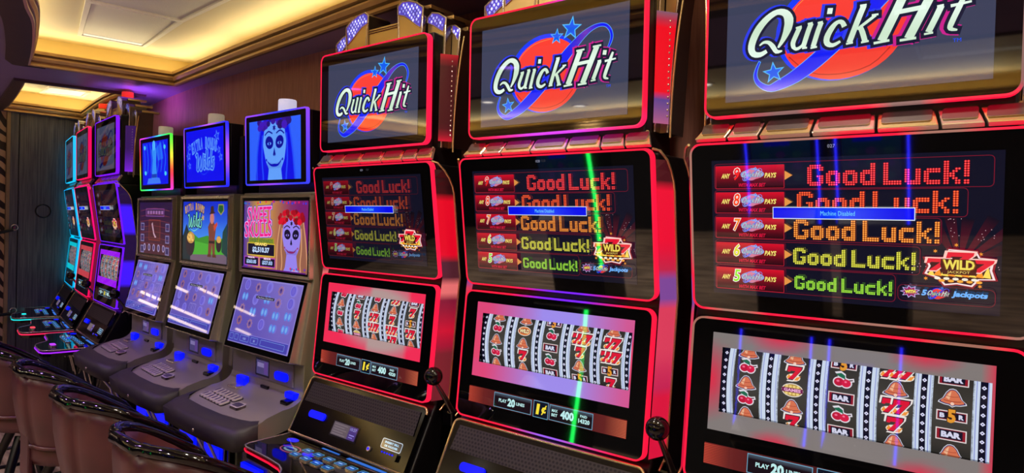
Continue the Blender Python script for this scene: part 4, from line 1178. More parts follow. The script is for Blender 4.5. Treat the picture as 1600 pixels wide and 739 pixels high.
RED = (255, 20, 60); PNK = (255, 70, 110); MAG = (215, 60, 235); VIO = (120, 30, 255); GREY = (130, 96, 92); CYN = (20, 190, 245)
def solid(c): return lambda *a: c
def patches(base, alt, f, ph=0.0, lo=0.0):
    def g(u, v):
        s = sin(u * f + v * 9 + ph); return mix(base, alt, (s - lo) * 2.2)
    return g
def topmag(u, v):   # B: the sign's top run turns violet to the right
    if v > .15: return mix(RED, MAG, (u + .05) / .12) if u < .22 else mix(MAG, RED, (u - .22) / .06)
    if v < -.15: return mix(RED, MAG, (u + .25) / .2) if u < .1 else mix(MAG, (255, 30, 90), (u - .1) / .15)
    return RED
def lowmag(u, v):
    if abs(v) > .17 and v < 0: return mix(RED, VIO, (u + .12) / .1) if u < .08 else mix(VIO, RED, (u - .1) / .14)
    return RED
def lowmag2(u, v):
    if v > .17: return mix(RED, VIO, (u + .15) / .12) if u < .08 else mix(VIO, RED, (u - .1) / .14)
    if v < -.17: return mix(RED, (150, 90, 235), (u + .12) / .1) if u < .05 else mix((150, 90, 235), RED, (u - .05) / .2)
    return RED
REELS_A = [['bell', 'cherry', 'bell', 'cherry', 'bell'], ['bell', '7', 'bonus', 'bell', '7'], ['5bar', 'cherry', 'bar', 'cherry', 'bar'], ['777', 'bell', '77', '7', 'bell'], ['bar', 'bell', '5bar', 'bar', 'bell']]
REELS_B = [['bell', 'cherry', 'bell', 'cherry', 'bell'], ['bell', 'wild', 'bell', '7', 'bell'], ['5bar', 'cherry', 'bar', 'cherry', 'bar'], ['bell', '777', '7', 'bell', '5bar'], ['bell', '77', '777', '5bar', '7']]
REELS_C = [['cherry', 'bell', 'cherry', 'bell', 'cherry'], ['bar', 'cherry', '7', 'bell', 'bonus'], ['cherry', 'bell', '77', '777', 'bell'], ['77', 'bell', '7', '777', '77'], ['bar', '7', '5bar', '77', 'bell']]

def pal_a(u, v):
    base = (128, 120, 118)
    k = max(0, 1 - hypot(u + .27, (v - .05) * .5) / .05) + max(0, 1 - hypot(u + .12, (v - .165) * 2) / .08) + max(0, 1 - hypot(u - .16, (v - .165) * 2) / .07) + max(0, 1 - hypot(u + .12, (v + .07) * 2) / .06) + max(0, 1 - hypot(u - .16, (v + .07) * 2) / .06) + max(0, 1 - (.278 - u) / .02)
    return mix(base, (225, 40, 70), k)
def pal_b(u, v):
    if v > .11 or v < -.01:
        c = mix((235, 40, 90), (150, 130, 240), (u + .22) / .2) if u < .08 else mix((150, 130, 240), (220, 60, 120), (u - .1) / .16)
        return mix(c, (180, 165, 215), .25)
    return (225, 70, 110)
def pal_c(u, v):
    k = 1 - min(1, hypot((u - .03) / .26, (v - .05) / .13)); return mix((240, 45, 85), (178, 150, 148), k * 2.2 + (.5 if abs(u - .1) < .1 else 0))

def hiA(t): return mix((200, 14, 40), (90, 30, 60), (t - .85) * 6) if t > .2 else (120, 100, 130)
def hiB(t): return mix((235, 0, 28), (120, 90, 110), (t - .86) * 7) if t > .28 else mix((170, 90, 130), (60, 60, 140), t * 4)
def hiC(t): return mix((200, 10, 44), (30, 6, 12), t * 6) if t < .7 else mix((30, 6, 12), (170, 10, 30), (t - .86) * 8)
def loB(t):
    if t > .93: return (60, 12, 22)
    if t > .62: return mix((235, 8, 50), (150, 60, 90), (t - .62) * -6 + .6)
    if t > .52: return (120, 70, 150)
    if t > .22: return mix((215, 60, 90), (190, 30, 80), sin(t * 9))
    return (215, 20, 60)
def loC(t):
    if t > .88: return (20, 6, 10)
    if t > .60: return (225, 0, 34)
    if t > .50: return (70, 30, 40)
    if t > .44: return (225, 110, 110)
    if t > .2: return mix((200, 10, 46), (120, 20, 50), abs(t - .3) * 8)
    return (110, 30, 40)

STD = dict(tone=1.0, ptone=1.0, rtone=1.0)
build_tall('slot_machine', (2.0916, .1155), .0513, 'tall red-lit slot machine nearest the camera, number 027, cut by the right edge', dict(
    STD, num='027', rim=dict(sign=patches(RED, GREY, 26, .4), pay=patches(RED, (160, 110, 96), 22, 2.0), low=patches(RED, (150, 100, 84), 24, 1.0)), hi=hiA, lo=loB, pal=pal_a,
    reels=REELS_A, paid='14320', deck=solid(RED), spin=(200, 60, 240), lever=True))
build_tall('slot_machine', (1.3245, .1095), .0387, 'middle one of the three near tall slot machines, violet patches in its red light', dict(
    STD, num='028', ptone=.95, rim=dict(sign=topmag, pay=lowmag, low=lowmag2), hi=hiB, lo=loB, pal=pal_b, reels=REELS_B, paid='14320', deck=solid(RED), spin=(200, 60, 240), lever=True))
build_tall('slot_machine', (.5341, .0987), .0175, 'tall red-lit slot machine beside the skull-face machine, its whole jewelled crown in view', dict(
    STD, num='029', ptone=.62, rim=dict(sign=solid((255, 24, 70)), pay=solid((255, 24, 66)), low=solid((255, 24, 66))), hi=hiC, lo=loC, pal=pal_c, reels=REELS_C, paid='4320', deck=solid(RED), spin=(20, 60, 250), lever=True,
    beacon=(.045, .085, 2.30, .034, [(.12, 'beacon_grey')])))
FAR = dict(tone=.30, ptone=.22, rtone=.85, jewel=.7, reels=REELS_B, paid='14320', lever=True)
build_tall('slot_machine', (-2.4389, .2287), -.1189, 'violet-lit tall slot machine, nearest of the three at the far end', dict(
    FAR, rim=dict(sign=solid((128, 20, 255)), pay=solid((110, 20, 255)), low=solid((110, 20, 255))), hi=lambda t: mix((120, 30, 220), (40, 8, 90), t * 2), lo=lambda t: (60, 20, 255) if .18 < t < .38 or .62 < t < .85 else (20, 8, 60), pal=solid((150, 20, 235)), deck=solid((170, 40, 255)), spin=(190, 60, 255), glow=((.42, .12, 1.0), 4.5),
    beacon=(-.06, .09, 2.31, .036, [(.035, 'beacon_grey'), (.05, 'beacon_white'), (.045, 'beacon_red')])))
build_tall('slot_machine', (-3.2116, .3276), -.1668, 'pink-red-lit tall slot machine between the violet one and the cyan one', dict(
    FAR, rim=dict(sign=solid((255, 10, 90)), pay=solid((255, 10, 120)), low=solid((255, 10, 90))), hi=solid((50, 6, 24)), lo=solid((120, 10, 50)), pal=solid((190, 60, 70)), deck=solid((255, 40, 90)), spin=(255, 70, 90),
    beacon=(-.03, .09, 2.31, .036, [(.10, 'gold_mirror'), (.035, 'beacon_red')])))
build_tall('slot_machine', (-3.9828, .4655), -.1919, 'cyan-lit tall slot machine at the end of the row, against the dark panelled wall', dict(
    FAR, rim=dict(sign=solid(CYN), pay=solid((0, 170, 235)), low=solid((0, 170, 235))), hi=solid((0, 150, 200)), lo=solid((0, 220, 255)), glow=((.0, .6, 1.0), 1.2), pal=solid((0, 185, 200)), deck=solid((20, 225, 225)), spin=(30, 225, 225)))

# ------------------------------------------------------------------ the three silver machines with a square top screen
BT = Plane((-.012, 2.035), (-.002, 1.742))
BM = Plane((-.001, 1.699), (.0, 1.380))
BL = Plane((-.002, 1.366), (-.073, 1.071))

def skull_face(c, x, y, s, pal):
    hair, skin, dark, lip, flower, shade = pal
    x0_ = x
    # long hair
    c.poly([(x + a * s, y + b * s) for a, b in ((-.52, .52), (-.2, .72), (.2, .72), (.52, .5), (.66, .0), (.74, -.6), (.78, -1.0), (-.74, -1.0), (-.72, -.5), (-.62, .1))], hair)
    for i in range(9):
        a = -.66 + i * .165
        if abs(a) < .48: continue
        c.stroke([(x + a * s * .8, y + .45 * s), (x + a * s * 1.0, y - .1 * s), (x + (a * 1.1 + .04 * (-1) ** i) * s, y - .9 * s)], .05 * s, shade)
    # neck and face
    c.poly([(x + a * s, y + b * s) for a, b in ((-.2, -.3), (.22, -.3), (.3, -.72), (.5, -1.0), (-.5, -1.0), (-.28, -.7))], skin)
    c.poly([(x + a * s, y + b * s) for a, b in ((-.40, .40), (-.2, .54), (.2, .54), (.40, .40), (.43, .1), (.36, -.2), (.20, -.45), (.03, -.58), (-.14, -.48), (-.33, -.22), (-.43, .08))], skin)
    for sx in (-1, 1):
        c.ell(x + sx * .19 * s, y + .14 * s, .150 * s, .125 * s, dark, 18, sx * .3); c.ell(x + sx * .19 * s, y + .12 * s, .075 * s, .030 * s, skin, 12); c.ell(x + sx * .19 * s, y + .12 * s, .032 * s, .030 * s, dark, 8)
        c.stroke([(x + sx * .07 * s, y + .31 * s), (x + sx * .22 * s, y + .36 * s), (x + sx * .36 * s, y + .29 * s)], .03 * s, dark)
    for sx in (-1, 1):
        c.poly([(x + sx * a * s, y + b * s) for a, b in ((.36, .46), (.50, .30), (.56, -.2), (.62, -.9), (.34, -.9), (.44, -.45), (.40, -.1), (.43, .15))], hair); c.stroke([(x + sx * .44 * s, y + .3 * s), (x + sx * .47 * s, y - .2 * s), (x + sx * .42 * s, y - .6 * s), (x + sx * .5 * s, y - .95 * s)], .05 * s, shade)
        c.ell(x + sx * .30 * s, y - .20 * s, .028 * s, .028 * s, lip, 8)
    c.poly([(x + a * s, y + b * s) for a, b in ((0, .04), (.05, -.10), (.02, -.14), (0, -.10), (-.02, -.14), (-.05, -.10))], dark)
    c.stroke([(x - .27 * s, y - .22 * s), (x - .14 * s, y - .30 * s), (x, y - .31 * s), (x + .14 * s, y - .30 * s), (x + .27 * s, y - .20 * s)], [.012 * s, .04 * s, .06 * s, .04 * s, .012 * s], lip)
    c.up()
    for i in range(-5, 6): c.stroke([(x + i * .048 * s, y - .24 * s - (5 - abs(i)) * .006 * s), (x + i * .048 * s, y - .37 * s)], .010 * s, dark, 0, False, 1)
    c.star(x, y + .42 * s, .07 * s, dark, 0, 6, .5)
    # crown of roses
    rr = random.Random(5)
    for i in range(30):
        a = rr.uniform(-.56, .56); b = .60 + rr.uniform(-.09, .16) - abs(a) * .22; r = rr.uniform(.07, .12)
        f = rr.uniform(.6, 1.1); c.ell(x + a * s, y + b * s, r * s, r * .8 * s, tuple(min(255, q * f) for q in flower), 8)

def ramp(c0, c1, y0, y1): return lambda x, y: mix(c0, c1, (y - y0) / (y1 - y0))

def art_bonus_wilds(c, x, y, s, c1, c2, edge):
    n = 'EXTRA BONUS'
    for i, ch in enumerate(n):
        if ch == ' ': continue
        a = (i - 5) / 5.0
        for col, k in ((edge, 1.25), (c1, 1.0)):
            c.text(ch, x + a * .86 * s, y + (.36 - .14 * a * a) * s, .30 * s * k, col, .13 * s * k, bold=.06, rot=-a * .22)
    # script "Wilds"
    S = [([(-.52, .02), (-.44, .06), (-.42, -.10), (-.44, -.34), (-.34, -.30), (-.24, -.02), (-.25, -.32), (-.14, -.30), (-.02, .04)], .06),
         ([(.02, -.12), (-.01, -.32), (.06, -.30)], .055), ([(.05, .0), (.055, .02)], .06), ([(.12, -.28), (.22, .08), (.17, .12), (.14, -.20), (.20, -.32)], .05),
         ([(.38, -.10), (.28, -.12), (.26, -.30), (.36, -.28), (.48, .14)], .055), ([(.44, -.05), (.40, -.30), (.48, -.32)], .05), ([(.62, -.08), (.53, -.10), (.60, -.22), (.54, -.34), (.46, -.32)], .05)]
    for e, col in ((.045, edge), (.0, c2)):
        c.up()
        for p, w in S: c.stroke([(x + a * s * 1.15, y + (b - .04) * s * 1.2) for a, b in p], w * s, col, e * s, False)
    c.stroke([(x - .34 * s, y - .52 * s), (x, y - .62 * s), (x + .46 * s, y - .46 * s)], [.01 * s, .035 * s, .01 * s], c2)

def blue_top_art(kind):
    c = Canvas(); W, H_ = .205, .124
    if kind == 'skull':
        c.rect(-.198, -.126, .190, .118, (44, 96, 250))
        d = Canvas(); skull_face(d, 0.0, -.004, .205, ((10, 14, 225), (96, 158, 250), (6, 8, 150), (6, 10, 190), (60, 20, 170), (30, 70, 245)))
        d.clip(-.126, .118, -.198, .190); c.embed(d, 0, 0, 1)
    elif kind == 'bonus':
        c.rect(-.205, -.118, .205, .126, (8, 12, 236))
        art_bonus_wilds(c, 0, .008, .150, (70, 120, 250), (20, 60, 235), (90, 150, 245))
        for (x, y, r) in ((.14, .085, .030), (-.165, .050, .022), (-.175, .008, .026), (-.165, -.04, .020), (.16, .022, .020), (.178, -.012, .022)):
            c.star(x, y, r, (80, 130, 250), .2); c.star(x, y, r * .66, (20, 50, 240), .2)
        c.rect(-.205, -.028, .205, -.006, (50, 40, 190)) if False else None
    else:
        c.rect(-.190, -.115, .195, .118, (8, 22, 232))
        c.poly([(-.05, -.08), (-.03, .02), (-.045, .07), (-.01, .10), (.03, .07), (.02, .0), (.035, -.08)], (50, 140, 245)); c.ell(-.01, .095, .024, .028, (80, 180, 250), 14)
        c.poly([(.02, .08), (.10, .11), (.13, .02), (.05, .01)], (30, 90, 245)); c.poly([(-.12, -.11), (-.10, -.08), (.07, -.08), (.09, -.11)], (60, 120, 245)); c.rect(-.045, -.078, .03, -.058, (20, 60, 180))
        for i in range(7): c.stroke([(-.17 + i * .05, .11), (-.15 + i * .052, .02), (-.16 + i * .05, -.05)], .004, (40, 150, 245))
        for (x, y) in ((-.15, .09), (.15, .08), (.16, -.06), (-.14, -.05)): c.ell(x, y, .016, .012, (70, 200, 240), 10)
    return c

def mid_art(kind):
    c = Canvas()
    x0, x1, y0, y1 = -.243, .243, -.143, .138
    if kind == 'skull':
        c.rect(x0, y0, x1, y1, lambda x, y: mix(mix((70, 40, 150), (200, 150, 60), (x - x0) / .1), (120, 30, 110), (x + .05) / .2), True, 8, 4)
        d = Canvas(); skull_face(d, .130, -.016, .155, ((150, 96, 76), (150, 130, 236), (22, 14, 48), (150, 40, 110), (205, 12, 40), (210, 150, 110)))
        d.clip(y0, y1, .0, x1); c.embed(d, 0, 0, 1)
        rr = random.Random(2)
        for i in range(40): c.ell(rr.uniform(x0 + .01, x1 - .01), rr.choice([y1 - .006, y0 + .014]) + rr.uniform(-.006, .004), .006, .005, rr.choice([(40, 60, 220), (220, 30, 90), (110, 40, 190), (30, 110, 200)]), 6)
        for e, col in ((.05, (20, 70, 190)), (.025, (250, 190, 240)), (.0, (236, 20, 140))):
            c.text('SWEET', -.108, .082, .064 + e * .25, col, .190 + e * .3, bold=.02 + e, rot=.03); c.up()
            c.text('SKULLS', -.118, .022, .066 + e * .25, col, .215 + e * .3, bold=.02 + e, rot=.05)
        c.rect(-.190, -.036, .010, -.014, (150, 150, 30)); c.text('SWEET REWARDS', -.090, -.025, .015, (60, 110, 60), .185, bold=.03)
        c.rect(-.200, -.088, .018, -.036, (225, 190, 60)); c.rect(-.196, -.085, .014, -.039, (20, 14, 40)); c.text('GRAND', -.091, -.040, .012, (255, 225, 120), .10, bold=.05); c.text('$2,510.37', -.091, -.065, .026, (190, 215, 250), .135, bold=.05)
        for (a, b, t1, t2) in ((-.222, -.107, 'MAJOR', '$263.05'), (-.097, .022, 'MINOR', '$27.03')):
            c.rect(a, -.132, b, -.094, (190, 60, 200)); c.rect(a + .003, -.129, b - .003, -.097, (20, 14, 40)); c.text(t1, (a + b) / 2, -.098, .009, (240, 210, 240), .055, bold=.05); c.text(t2, (a + b) / 2, -.115, .018, (170, 200, 250), .08, bold=.05)
        c.rect(x0, y0, x1, y0 + .005, (90, 20, 120)); c.text('DENOM 1c', .175, -.135, .006, (210, 200, 220), .06)
    elif kind == 'bonus':
        c.rect(x0, y0, x1, y1, ramp((60, 140, 235), (10, 40, 200), -.03, .12), True, 1, 6)
        c.poly([(x0, -.03), (-.16, .0), (-.06, -.035), (.04, -.02), (.14, -.04), (x1, -.02), (x1, y0), (x0, y0)], (50, 140, 40)); c.poly([(x0, -.075), (-.1, -.05), (.05, -.06), (x1, -.05), (x1, y0), (x0, y0)], (70, 170, 50)); c.poly([(x0, -.12), (0, -.11), (x1, -.10), (x1, y0), (x0, y0)], (110, 90, 110))
        c.poly([(x0, -.03), (-.20, .03), (-.16, -.02), (-.15, y0), (x0, y0)], (16, 40, 50)); c.poly([(x1, .04), (.20, .0), (.19, -.09), (x1, -.11)], (20, 60, 60))
        art_bonus_wilds(c, -.108, .072, .120, (200, 150, 90), (120, 220, 200), (20, 20, 60))
        for (x, y, r) in ((-.02, .11, .016), (-.01, .062, .018), (-.21, .10, .014)): c.star(x, y, r, (190, 160, 110), .2)
        c.ell(-.150, -.065, .052, .058, (40, 26, 40), 20); c.ell(-.145, -.035, .045, .028, (190, 140, 70), 18); c.ell(.165, -.055, .03, .038, (40, 26, 40), 16); c.ell(.165, -.035, .024, .016, (210, 160, 80), 12)
        rr = random.Random(9)
        for i in range(16): c.ell(-.145 + rr.uniform(-.034, .034), -.034 + rr.uniform(-.016, .016), .008, .006, (235, 190, 100), 8)
        # a plain figure in brown coat and hat
        c.poly([(.055, -.115), (.060, -.02), (.050, .02), (.075, .045), (.110, .045), (.135, .015), (.125, -.03), (.130, -.115), (.105, -.115), (.095, -.06), (.085, -.115)], (120, 60, 50)); c.rect(.062, -.055, .122, -.043, (40, 24, 30))
        c.ell(.092, .060, .022, .026, (200, 120, 110), 14); c.poly([(.060, .078), (.125, .084), (.112, .092), (.106, .118), (.078, .114), (.074, .088)], (60, 34, 30)); c.poly([(.118, .0), (.150, .03), (.146, .044), (.108, .026)], (200, 70, 50))
        c.poly([(.045, -.118), (.090, -.118), (.085, -.104), (.055, -.104)], (90, 50, 30)); c.poly([(.100, -.118), (.145, -.118), (.135, -.104), (.105, -.104)], (90, 50, 30))
        c.poly([(.158, .125), (.210, .125), (.215, .095), (.185, .075), (.152, .095)], (150, 150, 60)); c.poly([(.163, .120), (.205, .120), (.208, .098), (.185, .082), (.158, .098)], (30, 90, 50))
    else:
        c.rect(x0, y0, x1, y1, ramp((70, 26, 44), (36, 18, 60), y0, y1), True, 4, 6)
        c.rect(-.14, .060, .14, .105, (110, 60, 130)); c.rect(-.13, .066, .13, .099, (60, 34, 70))
        for i in range(6): c.rect(-.115 + i * .042, .074, -.085 + i * .042, .092, (150, 100, 160), i == 0)
        for j in range(3):
            for sx in (-1, 1): c.rect(sx * .19 - .028, .005 - j * .062 + .02, sx * .19 + .028, .005 - j * .062 - .022, (120, 110, 160)); c.rect(sx * .19 - .020, .005 - j * .062 + .014, sx * .19 + .020, .005 - j * .062 - .016, (50, 40, 90))
        c.rect(-.09, -.07, .09, .045, (110, 44, 40)); c.rect(-.080, -.062, .080, .037, (70, 30, 40)); c.poly([(-.03, .03), (.0, -.03), (.03, -.05), (.01, -.055), (-.015, -.035), (-.045, .02)], (190, 150, 170))
        for i in range(5): c.ell(-.15 + i * .072, -.108, .018, .020, (170, 150, 190), 12); c.ell(-.15 + i * .072, -.108, .012, .014, (60, 50, 110), 10, 0)
        for i in range(7): c.stroke([(-.22, -.09 + i * .03), (.0, -.085 + i * .032), (.22, -.095 + i * .031)], .0014, (150, 60, 70))
    return c

def low_art(seed):
    c = Canvas(); rr = random.Random(seed)
    x0, x1, y0, y1 = -.232, .232, -.130, .140
    c.rect(x0, y0, x1, y1, lambda x, y: mix((96, 82, 176), (128, 112, 196), (y - y0) / .27 * .6 + .4 * sin(x * 9)), True, 5, 5); c.frame(x0, y0, x1, y1, .006, (140, 128, 205), .008)
    cw = .088; ch = .050
    cols = [(150, 110, 150), (104, 92, 205), (90, 130, 225), (150, 100, 120), (120, 112, 215), (130, 120, 205)]
    for i in range(5):
        for j in range(4):
            x = -.176 + i * cw; y = .112 - j * ch - (.006 if i % 2 else 0); k = rr.randrange(6); col = cols[k]
            if k in (0, 3):
                c.star(x, y, .022, col, rr.random(), 8, .75); c.ell(x, y, .010, .011, (90, 70, 150), 10); c.ell(x, y + .002, .004, .004, (60, 40, 100), 8)
            elif k in (1, 4):
                c.ell(x, y, .022, .023, (130, 120, 220), 16); c.ell(x, y, .017, .019, col, 16); c.ell(x, y, .010, .013, (112, 98, 205), 12)
            elif k == 2:
                for dx in (-.011, .013): c.ell(x + dx, y, .012, .017, col, 12); c.ell(x + dx, y, .007, .011, (120, 170, 235), 10)
            else:
                c.frame(x - .034, y - .022, x + .034, y + .022, .002, (150, 140, 220), .003)
                for q in range(7): c.stroke([(x - .024 + q * .008, y - .018), (x - .026 + q * .008 + rr.uniform(-.006, .006), y), (x - .022 + q * .008, y + .018)], .0035, (140, 130, 205) if q % 2 else (76, 62, 165))
    c.rect(x0 + .006, -.126, x1 - .006, -.088, (70, 66, 170)); c.rect(x0 + .006, -.089, x1 - .006, -.087, (130, 125, 215))
    for (a, b, t) in ((-.215, -.185, ''), (-.175, -.145, ''), (-.13, -.06, '1000'), (-.045, .01, '88'), (.03, .205, '')):
        c.frame(a, -.118, b, -.094, .0016, (120, 150, 225), .004)
        if t: c.text(t, (a + b) / 2, -.107, .009, (150, 170, 230), None)
    c.rect(-.082, .060, .060, .074, (120, 110, 170)); c.rect(-.080, .062, .058, .072, (22, 20, 34)); c.text('Machine Disabled', -.011, .067, .0065, (190, 190, 215), .12)
    return c

def build_square_top(pos, yaw, label, kind, pal, beaconm, seed):
    root = thing('slot_machine', (2.482 + 1.07 * (pos[0] - 2.482), -1.429 + 1.07 * (pos[1] + 1.429), 0), yaw, label, 'slot machine')
    mb = MB()
    mb.prism_x([(.012, 1.712), (.012, 1.372), (-.040, 1.06), (-.022, 1.055), (-.022, .955), (-.03, .94), (-.05, .86), (-.05, .80), (.05, .72), (.05, .105), (.31, .105), (.31, 1.712)], -.272, .272, 'silver_paint')
    mb.build('cabinet', root, bevel=.004)
    mb = MB(); mb.prism_x([(.045, 1.695), (.06, 1.36), (.012, 1.06), (.005, .95), (.06, .95), (.31, .95), (.31, 1.695)], -.297, .297, 'silver_paint'); mb.build('side_column', root, bevel=.006)
    mb = MB(); mb.box(-.262, .262, .02, .06, .13, .70, 'black_gloss'); dd = mb.build('belly_door', root, bevel=.006)
    mb = MB(); mb.box(-.235, .235, .012, .019, .18, .66, 'dark_chrome'); mb.build('door_panel', dd, bevel=.002)
    for x0 in (-.22, .06):
        mb = MB(); mb.box(x0, x0 + .16, -.004, .012, .50, .565, 'blue_lamp'); mb.build('foot_light', root)
    for sx in (-1, 1):
        mb = MB(); mb.tube([(sx * .262, -.20, .775), (sx * .266, -.12, .66), (sx * .266, -.05, .50), (sx * .266, -.01, .36)], .006, 'chrome', 8); mb.build('side_trim', root)
    # top screen on its black box
    mb = MB(); mb.box(-.225, .225, .012, .075, 1.752, 2.028, 'black_body'); tb = mb.build('top_box', root, bevel=.006)
    mb = MB(); mb.box(-.235, .235, .05, .30, 1.70, 1.98, 'black_body'); mb.build('top_housing', root, bevel=.02)
    bz = bezel(BT, .226, BT.len / 2 - .007, .006, root, 'top_bezel', .022, None, 'black_matte_glass')
    rim_mesh(BT, .226, BT.len / 2 - .007, .006, pal, .0065, .012).build('led_rim', bz)
    obj('top_display', blue_top_art(kind).mesh('top_display', BT, 'screen_matte'), bz)
    # framed middle screen
    mb = MB(); o = rrect(.268, BM.len / 2 + .003, .006, 3); i_ = rrect(.256, BM.len / 2 - .008, .004, 3)
    mb.grid([[BM(*p, .004) for p in i_], [BM(*p, .006) for p in o], [BM(*p, -.02) for p in o]], 'silver_edge', closed_u=True, smooth=False); mb.grid([[BM(*p, .004) for p in i_], [BM(*p, -.01) for p in i_]], 'silver_paint', closed_u=True, smooth=False)
    mf = mb.build('screen_frame', root)
    bz = bezel(BM, .2555, BM.len / 2 - .008, .004, root, 'middle_bezel', .014, None, 'black_matte_glass')
    obj('middle_display', mid_art(kind).mesh('middle_display', BM, 'screen_matte'), bz)
    # tilted touch screen
    bz = bezel(BL, .250, BL.len / 2, .005, root, 'touch_bezel', .030)
    mb = MB(); mb.grid([[BL(*p, -.0015) for p in rrect(.250, BL.len / 2, .005, 3)], [BL(*p, -.0015) for p in rrect(.254, BL.len / 2 + .004, .006, 3)], [BL(*p, -.06) for p in rrect(.254, BL.len / 2 + .004, .006, 3)]], 'silver_edge', closed_u=True, smooth=False); mb.build('touch_frame', bz)
    obj('touch_display', low_art(seed).mesh('touch_display', BL), bz)
    # fascia under the touch screen
    FP = Plane((-.022, 1.055), (-.022, .955))
    mb = MB(); mb.box(-.10, .21, -.030, -.022, .962, 1.048, 'silver_deck'); fs = mb.build('fascia_plate', root, bevel=.003)
    c = Canvas(); c.rect(-.065, -.035, .04, .036, (24, 20, 34)); c.rect(-.058, -.028, .034, .028, (70, 62, 110)); c.rect(-.05, .0, .0, .018, (120, 108, 160)); c.rect(.0, -.024, .028, .024, (86, 60, 130))
    obj('account_screen', c.mesh('account_screen', lambda u, v, n: Vector((u, -.030 - n, 1.006 + v))), fs)
    mb = MB(); mb.extrude(rrect(.046, .0165, .016, 6, .135, 0), lambda u, v, t: (u, -.030 - t, .995 + v), 0, .008, 'blue_lamp'); mb.build('card_reader', fs)
    # sweeping deck
    mb = MB()
    def sweep(t):   # profile from the fascia down to the front edge
        if t < .5: a = t / .5 * pi / 2; return (-.022 - .085 * (1 - cos(a)), .955 - .050 * sin(a))
        q = (t - .5) / .5; return (-.107 - .128 * q, .905 - .034 * q)
    rows = []
    for j in range(13):
        y, z = sweep(j / 12); rows.append([(-.276 + .552 * i / 16, (y if j < 12 else y) + (.032 * max(0, (i - 9) / 7) ** .7 + .03 * max(0, (2 - i) / 2) if j > 9 else 0) * ((j - 9) / 3 if j > 9 else 0), z) for i in range(17)])
    mb.grid(rows, 'silver_deck')
    for k in (0, 16):
        side = [r[k] for r in rows]; mb.grid([side, [(p[0], p[1], min(p[2] - .015, .80 + max(0, p[1] + .235) * .2)) for p in side]], 'silver_deck')
    mb.grid([[p for p in rows[-1]], [(p[0], p[1], p[2] - .05) for p in rows[-1]]], 'silver_deck')
    dk = mb.build('console_deck', root)
    # rubber lip round the front
    lipo = [(-.285, -.135, .885), (-.292, -.22, .870), (-.290, -.275, .862), (-.272, -.306, .856), (-.10, -.314, .854), (.10, -.314, .854), (.272, -.300, .856), (.290, -.265, .862), (.284, -.21, .872)]
    lipi = [(-.270, -.130, .900), (-.270, -.17, .889), (-.262, -.205, .880), (-.225, -.228, .874), (-.09, -.236, .873), (.10, -.236, .873), (.165, -.228, .874), (.24, -.212, .877), (.272, -.196, .882)]
    mid1 = [((a[0] * .35 + b[0] * .65), (a[1] * .35 + b[1] * .65), (a[2] * .5 + b[2] * .5) + .004) for a, b in zip(lipi, lipo)]
    mb = MB(); mb.grid([[(a[0], a[1], a[2] + .002) for a in lipi], mid1, [(a[0], a[1], a[2] - .004) for a in lipo], [(a[0] * .99, a[1] * .985 + .004, .792) for a in lipo], [(a[0] * .9, a[1] * .7, .778) for a in lipo]], 'rubber_lip')
    mb.build('rubber_lip', dk)
    mb = MB(); mb.box(-.262, .262, -.22, .06, .775, .80, 'black_matte'); mb.build('deck_underside', dk, bevel=.01)
    # two staggered rows of metal buttons and the wide spin button
    def surf(x, y): return .905 - .034 * ((-.107 - y) / .128)
    for r_ in (0, 1):
        mb = MB(); mb.extrude(rrect(.105, .0185, .012, 4), lambda u, v, t: (-.087 - .020 * r_ + u + v * .25, -.1356 - .042 * r_ + v - u * .042, surf(0, -.1356 - .042 * r_) + t + .2656 * v - u * .0112), -.008, .0025, 'black_matte'); mb.build('button_tray', dk)
    for r_, n in ((0, 7), (1, 7)):
        for i in range(n):
            x = -.172 + i * .0285 + r_ * -.020; y = -.132 - r_ * .042 - i * .0012
            p = rrect(.0105, .0175, .008, 4, 0, 0)
            mb = MB(); z = surf(x, y)
            mb.extrude(p, lambda u, v, t: (x + u + v * .25, y + v, z + t + .2656 * v), -.004, .009, 'button_chrome', 'button_chrome'); bt = mb.build('play_button', dk, bevel=.0015)
            mb = MB(); mb.extrude(rrect(.0058, .0115, .005, 3), lambda u, v, t: (x + u + v * .25, y + v, z + t + .2656 * v), .009, .0096, 'grey_plastic'); mb.build('button_face', bt)
    x, y = .068, -.172
    mb = MB(); mb.extrude(rrect(.034, .018, .012, 5), lambda u, v, t: (x + u + v * .25, y + v, surf(x, y) + t + .2656 * v), -.004, .010, 'button_chrome', 'dark_chrome'); bt = mb.build('spin_button', dk, bevel=.003)
    mb = MB(); mb.extrude(rrect(.025, .012, .008, 5), lambda u, v, t: (x + u + v * .25, y + v, surf(x, y) + t + .2656 * v), .010, .0112, 'grey_plastic'); mb.build('button_face', bt)
    # lit card slots and the bill slot on the sweep
    mb = MB(); mb.box(-.178, -.112, -.056, -.030, .918, .955, 'blue_lamp'); o = mb.build('ticket_light', root, bevel=.006)
    mb = MB(); mb.box(-.190, -.118, -.088, -.050, .902, .918, 'chrome'); mb.build('ticket_slot', o, bevel=.004)
    mb = MB(); mb.box(.185, .252, -.050, -.024, .925, .950, 'blue_lamp'); o = mb.build('bill_light', root, bevel=.005)
    mb = MB(); mb.box(.195, .246, -.075, -.030, .902, .923, 'black_gloss'); mb.build('bill_slot', o, bevel=.006)
    mb = MB(); mb.box(-.01, .045, -.040, -.020, .928, .940, 'black_gloss'); mb.build('badge', root, bevel=.002)
    mb = MB(); mb.lathe([(0, 0), (.006, .0), (.007, .004), (0, .006)], (.02, -.319, .822), 'chrome', 10, 'y'); mb.build('lock', dk)
    beacon(root, 0, .045, 2.028, .030, [(.02, 'black_body')]) if False else None
    b = beacon(root, 0.0, .045, 2.040, .036, [(.050, beaconm)])
    mb = MB(); mb.lathe([(0, 0), (.030, 0), (.030, .014), (0, .014)], (0, .045, 2.027), 'black_body', 16); mb.build('beacon_base', b)
